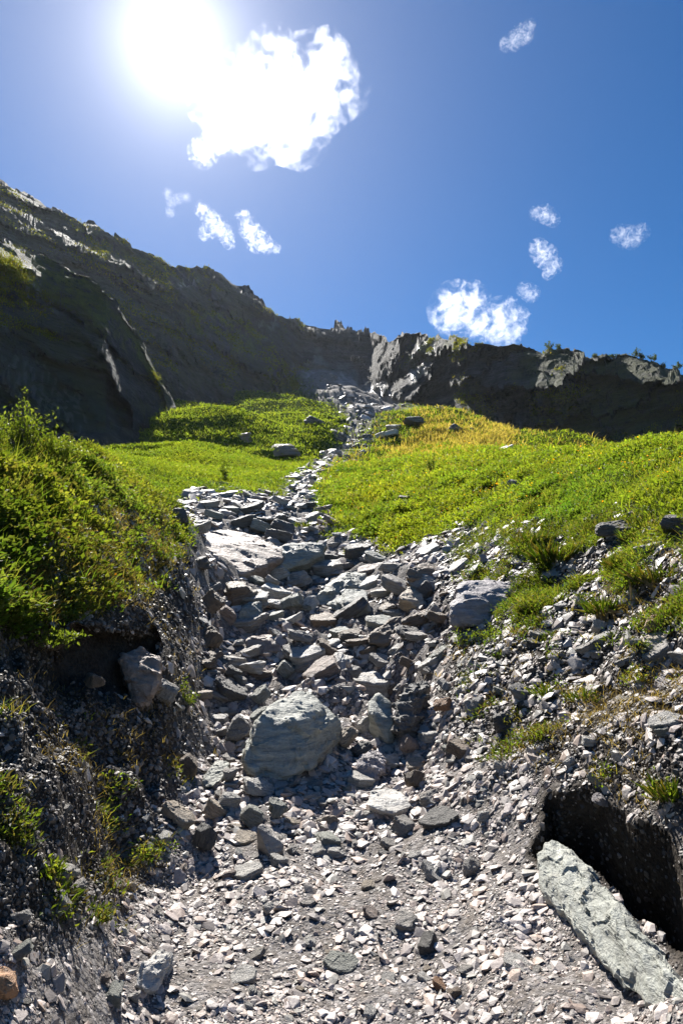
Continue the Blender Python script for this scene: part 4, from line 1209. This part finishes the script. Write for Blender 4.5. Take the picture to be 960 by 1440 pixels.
    for poly in [[(0,500),(40,520),(90,545),(120,570),(115,610),(60,580),(0,545)], [(20,375),(50,395),(75,430),(70,450),(45,430),(15,390)], [(0,440),(15,450),(20,470),(0,465)], [(255,392),(285,392),(285,402),(255,402)],
                 [(360,455),(385,455),(385,470),(360,470)], [(415,515),(520,540),(560,560),(560,575),(450,560)], [(570,515),(600,478),(610,490),(588,530),(574,530)]]:
        wet = np.maximum(wet, zone(poly, 8))
    wet *= sstep(.0, .25, noise3(np.stack([xs * .11 + ys * .02, ys * .22 - xs * .1, xs * 0 + 8], 1)) + .05)
    kr = int(np.argmin(np.abs(tt - 1)))
    CREST[name] = (px, ry, rr2[kr], zz[kr])
    # turf standing on the ledges
    gq = np.random.default_rng(seed + 50)
    w = gr * sstep(.15, .5, lw + .3) * np.repeat(np.maximum(PYm[:-1] - PYm[1:], 0).mean(1).tolist() + [0], nc) * ((ys > 200) & (xs > -60) & (xs < 1020))
    w = w * sstep(-.05, .25, noise3(Pm * .07 + 20) + .3 * noise3(Pm * .3)) * sstep(.1, .5, lw)
    cw = np.cumsum(w); m = GRASSN[name]
    kk = np.clip(np.searchsorted(cw / cw[-1], gq.random(m)), 0, len(w) - 1)
    B = V[kk] + gq.normal(size=(m, 3)) * np.array([.35, .35, .05])
    rb_ = np.hypot(B[:, 0], B[:, 1])
    Dd = unit(np.stack([gq.normal(size=m) * .5, gq.normal(size=m) * .5, np.ones(m)], 1))
    pal = np.array([(.15,.18,.03),(.17,.18,.04),(.12,.15,.025),(.19,.17,.05)])
    leaves_mesh('ledge_grass', B, Dd, unit(gq.normal(size=(m, 3))), gq.uniform(.35, .75, m) * rb_ / 190, gq.uniform(.9, 1.7, m) * rb_ / F, pal[gq.integers(4, size=m)] * gq.uniform(.7, 1.15, m)[:, None], M_GRASS)
    me = mesh_np(name, V, [q], {'grass': gr, 'pale': pale, 'wet': wet}, smooth=False)
    tag(link('mountain', me, M_MOUNT), kind='structure')

# main wall: the long left face, the head of the valley and the dark right cliff
mountain(-420, 1380, 1050, 430, RIDGE, BASE,
         [(-700,66),(-300,72),(0,86),(150,104),(235,124),(300,148),(380,186),(405,210),(425,236),(470,242),(520,230),(560,208),(620,195),(660,178),(710,172),(800,168),(960,162),(1200,162),(1700,150)],
         [(-420,44),(150,44.5),(300,45),(400,45),(430,42),(520,42),(570,58),(620,68),(700,71),(1400,72)], 'main_wall', seed=0,
         veg=[([(-420,100),(0,250),(430,450),(420,540),(240,560),(-420,560)], .32), ([(240,430),(330,440),(370,470),(360,500),(270,460)], 1.0), ([(100,310),(280,385),(300,410),(140,360)], .9),
              ([(590,470),(660,485),(640,500),(590,515),(575,500)], .8), ([(380,515),(420,520),(440,560),(380,580)], 1.0), ([(640,545),(690,560),(690,600),(640,575)], .7), ([(720,480),(1400,500),(1400,660),(760,660)], .55)])
# the nearer buttress that comes down to the meadow
mountain(-420, 262, 560, 330, [(-420,225),(-200,285),(0,340),(60,362),(100,380),(130,395),(165,425),(195,470),(222,520),(243,566),(262,604)],
         [(-420,640),(0,628),(80,620),(150,608),(200,596),(270,606)], [(-420,38),(0,50),(150,62),(270,92)], [(-420,49),(70,51),(130,53),(270,54)], 'buttress', H=10.0, seed=4,
         veg=[([(-420,225),(0,335),(60,355),(130,390),(200,470),(250,590),(225,590),(170,500),(100,440),(0,405),(-420,330)], 1.0), ([(-420,330),(0,405),(100,440),(170,500),(230,580),(150,600),(-420,600)], .35)])

# ------------------------------------------------------------------ sky, sun
SUN_AZ, SUN_E = ray(245, 62)
SUN_AZ = float(SUN_AZ); SUN_EL = math.atan(float(SUN_E))
SUNV = Vector((math.sin(SUN_AZ) * math.cos(SUN_EL), math.cos(SUN_AZ) * math.cos(SUN_EL), math.sin(SUN_EL)))
W = bpy.data.worlds.new('World'); SC.world = W; W.use_nodes = True
wn = W.node_tree; wn.nodes.clear()
n = NT(W)
sky = n.add('ShaderNodeTexSky', sky_type='NISHITA', sun_disc=False, sun_elevation=SUN_EL, sun_rotation=SUN_AZ, altitude=1800, air_density=SKY_AIR, dust_density=SKY_DUST, ozone_density=2.0)
hs = n.add('ShaderNodeHueSaturation', ins={'Hue': SKY_HUE, 'Saturation': SKY_SAT, 'Value': SKY_VAL, 'Color': sky.outputs[0]})
# bright aureole of the air round the sun itself
dirv = n.add('ShaderNodeNewGeometry').outputs['Incoming']
dt = n.add('ShaderNodeVectorMath', operation='DOT_PRODUCT', ins={0: dirv, 1: tuple(-SUNV)}).outputs['Value']
ang = n.math('ARCCOSINE', n.math('MINIMUM', dt, 1.0))
aur = n.math('ADD', n.math('MULTIPLY', n.math('EXPONENT', n.math('MULTIPLY', ang, -25.0)), AUR1), n.math('MULTIPLY', n.math('EXPONENT', n.math('MULTIPLY', ang, -5.0)), AUR2))
glow = n.add('ShaderNodeVectorMath', operation='SCALE', ins={0: (1.0, .985, .96), 'Scale': aur}).outputs[0]
addc = n.add('ShaderNodeVectorMath', operation='ADD', ins={0: hs.outputs[0], 1: glow}).outputs[0]
bg = n.add('ShaderNodeBackground', ins={'Color': addc, 'Strength': SKY_STR})
out = n.add('ShaderNodeOutputWorld')
n.t.links.new(bg.outputs[0], out.inputs[0])
sl = bpy.data.lights.new('sun', 'SUN'); sl.energy = SUN_STR; sl.angle = R(.5); sl.color = (1, .955, .885)
so = bpy.data.objects.new('sun', sl); COL.objects.link(so)
so.rotation_euler = (-SUNV).to_track_quat('-Z', 'Y').to_euler()

# ------------------------------------------------------------------ clouds
CLOUD_R = 2600.0
def cloud(blobs, label, dens=.009, seed=0, thr=.5, fray=1.0):
    """a cumulus: a body of vapour inside a closed hull; blobs are (column, row, radius in picture points)"""
    k = CLOUD_R / F
    pts = []
    for px, py, rad in blobs:
        t, e = ray(px, py)
        d = Vector((math.sin(t), math.cos(t), float(e))).normalized()
        f = d.y * CP + d.z * SP
        pts.append((d * (CLOUD_R / f) + Vector((0, 0, EYE)), rad * k))
    ctr = sum((p for p, _ in pts), Vector()) / len(pts)
    bm = bmesh.new()
    for p, rad in pts:
        bmesh.ops.create_icosphere(bm, subdivisions=3, radius=rad * 1.4, matrix=Matrix.Translation(p - ctr))
    me = bpy.data.meshes.new('cloud'); bm.to_mesh(me); bm.free()
    o = bpy.data.objects.new('cloud', me); COL.objects.link(o); o.location = ctr
    if len(pts) > 1:
        md = o.modifiers.new('weld', 'REMESH'); md.mode = 'VOXEL'; md.voxel_size = min(r for _, r in pts) * .28
    m, n = new_mat('cloud_vapour')
    tc = n.add('ShaderNodeTexCoord').outputs['Object']
    big = max(r for _, r in pts)
    warp = n.add('ShaderNodeTexNoise', ins={'Vector': tc, 'Scale': 1.1 / big * 1.0, 'Detail': 3.0})
    tcw = n.add('ShaderNodeVectorMath', operation='ADD', ins={0: tc, 1: n.add('ShaderNodeVectorMath', operation='SCALE', ins={0: n.add('ShaderNodeVectorMath', operation='SUBTRACT', ins={0: warp.outputs['Color'], 1: (.5, .5, .5)}).outputs[0], 'Scale': big * 1.1 * fray}).outputs[0]}).outputs[0]
    f = None
    for p, rad in pts:
        dn = n.add('ShaderNodeVectorMath', operation='DISTANCE', ins={0: tcw, 1: tuple(p - ctr)}).outputs['Value']
        v = n.math('SUBTRACT', 1.0, n.math('DIVIDE', dn, rad))
        f = v if f is None else n.math('SMOOTH_MAX', f, v, .25)
    nz = n.add('ShaderNodeTexNoise', ins={'Vector': n.add('ShaderNodeVectorMath', operation='ADD', ins={0: tcw, 1: (seed * 500.0, 0, 0)}).outputs[0], 'Scale': 2.1 / big, 'Detail': 9.0, 'Roughness': .60}).outputs[0]
    f = n.math('ADD', f, n.math('MULTIPLY', n.math('SUBTRACT', nz, thr), 5.5 * fray))
    d = n.math('MULTIPLY', n.math('POWER', n.math('MULTIPLY', f, .9, clamp=True), 2.0), dens)
    pv = n.add('ShaderNodeVolumePrincipled', ins={'Color': (1, 1, 1, 1), 'Density': d, 'Anisotropy': .55})
    n.t.links.new(pv.outputs[0], n.out.inputs[1])
    m.cycles.volume_step_rate = .35
    me.materials.append(m)
    tag(o, label, 'cloud')
    return o
if CLOUDS:
    cloud([(330,150,48),(385,130,58),(440,120,50),(455,85,30),(490,130,26),(360,195,30),(420,190,34),(300,205,20)], 'large white cloud below the glare of the sun', seed=1, fray=1.15)
    cloud([(285,215,16),(300,200,14)], 'small white shred hanging at the lower end of the large cloud', seed=2, fray=1.7)
    cloud([(236,272,6),(240,285,6),(239,298,6),(250,280,6),(262,277,6)], 'thin hooked wisp above the left ridge', seed=3, dens=0.0048, fray=1.9)
    cloud([(284,294,9),(295,308,11),(306,318,12),(318,330,10),(322,342,7),(289,328,9)], 'frayed white wisp in the middle of the two above the ridge', seed=4, dens=0.0072, fray=1.8)
    cloud([(342,304,9),(350,321,12),(362,337,14),(376,345,10),(388,350,6)], 'brighter white puff next to the frayed wisp', seed=5, dens=0.0090, fray=1.7)
    cloud([(711,62,8),(723,57,10),(737,50,10),(744,36,7),(729,41,6)], 'lonely feathery wisp high in the deep blue', seed=6, dens=0.0048, fray=2.0)
    cloud([(754,299,8),(766,301,10),(777,309,8)], 'small puff over the little column of clouds', seed=7, dens=0.0084, fray=1.7)
    cloud([(756,350,11),(766,360,13),(776,374,11),(771,385,7)], 'white puff in the middle of the little column of clouds', seed=8, dens=0.0090, fray=1.7)
    cloud([(737,407,9),(746,413,10)], 'small puff just above the low cloud bank', seed=9, dens=0.0072, fray=1.7)
    cloud([(640,435,30),(660,430,26),(630,440,22),(665,455,18)], 'white cloud standing low over the rocky ridge', seed=10, dens=0.0090, fray=1.4)
    cloud([(705,455,28),(725,455,18),(690,460,18)], 'white cloud touching the one low over the ridge', seed=11, dens=0.0090, fray=1.4)
    cloud([(871,330,11),(885,334,13),(900,327,10)], 'round frayed cloud alone near the edge of the sky', seed=12, dens=0.0060, fray=1.8)

# ------------------------------------------------------------------ the air
if HAZE > 0:
    bm = bmesh.new(); bmesh.ops.create_cube(bm, size=1.0)
    me = bpy.data.meshes.new('haze'); bm.to_mesh(me); bm.free()
    m, n = new_mat('mountain_air')
    pv = n.add('ShaderNodeVolumePrincipled', ins={'Color': (.80, .88, 1.0, 1), 'Density': HAZE, 'Anisotropy': .55})
    n.t.links.new(pv.outputs[0], n.out.inputs[1])
    o = link('haze', me, m)
    o.scale = (1000, 1000, 192); o.location = (0, 0, 42)
    tag(o, kind='stuff')

# ------------------------------------------------------------------ bushes on the skyline
_px, _ry, _rr, _zz = CREST['main_wall']
for q, (bx, bh, bw) in enumerate([(772,12,16),(786,9,14),(838,8,12),(862,9,14),(894,15,12),(903,11,12),(918,12,14),(934,8,14),(952,9,14)]):
    plant(bx, float(np.interp(bx, _px, _ry)) + 2, bh, bw, 'dark little bush on the skyline of the dark cliff', name='bush', cat='bush', n=260, leaf=.42, stems=8, seed=600 + q,
          pal=[(.04,.06,.015),(.05,.075,.02)], r=float(np.interp(bx, _px, _rr)), group='bushes on the cliff skyline')

# ------------------------------------------------------------------ camera and film
cam = bpy.data.cameras.new('camera')
cam.sensor_fit = 'VERTICAL'; cam.sensor_height = 36; cam.lens = 36 * F / 1440
cam.clip_start = .05; cam.clip_end = 20000
co = bpy.data.objects.new('camera', cam); COL.objects.link(co)
co.location = (0, 0, EYE); co.rotation_euler = (R(90) + PITCH, 0, 0)
SC.camera = co
SC.view_settings.view_transform = 'Standard'; SC.view_settings.look = 'None'
SC.view_settings.exposure = EXPO; SC.view_settings.gamma = 1
SC.view_settings.use_curve_mapping = False
SC.cycles.use_denoising = True
SC.cycles.max_bounces = 8; SC.cycles.diffuse_bounces = 3; SC.cycles.glossy_bounces = 2; SC.cycles.transmission_bounces = 4; SC.cycles.transparent_max_bounces = 4
SC.cycles.volume_bounces = 5
SC.cycles.volume_max_steps = 256
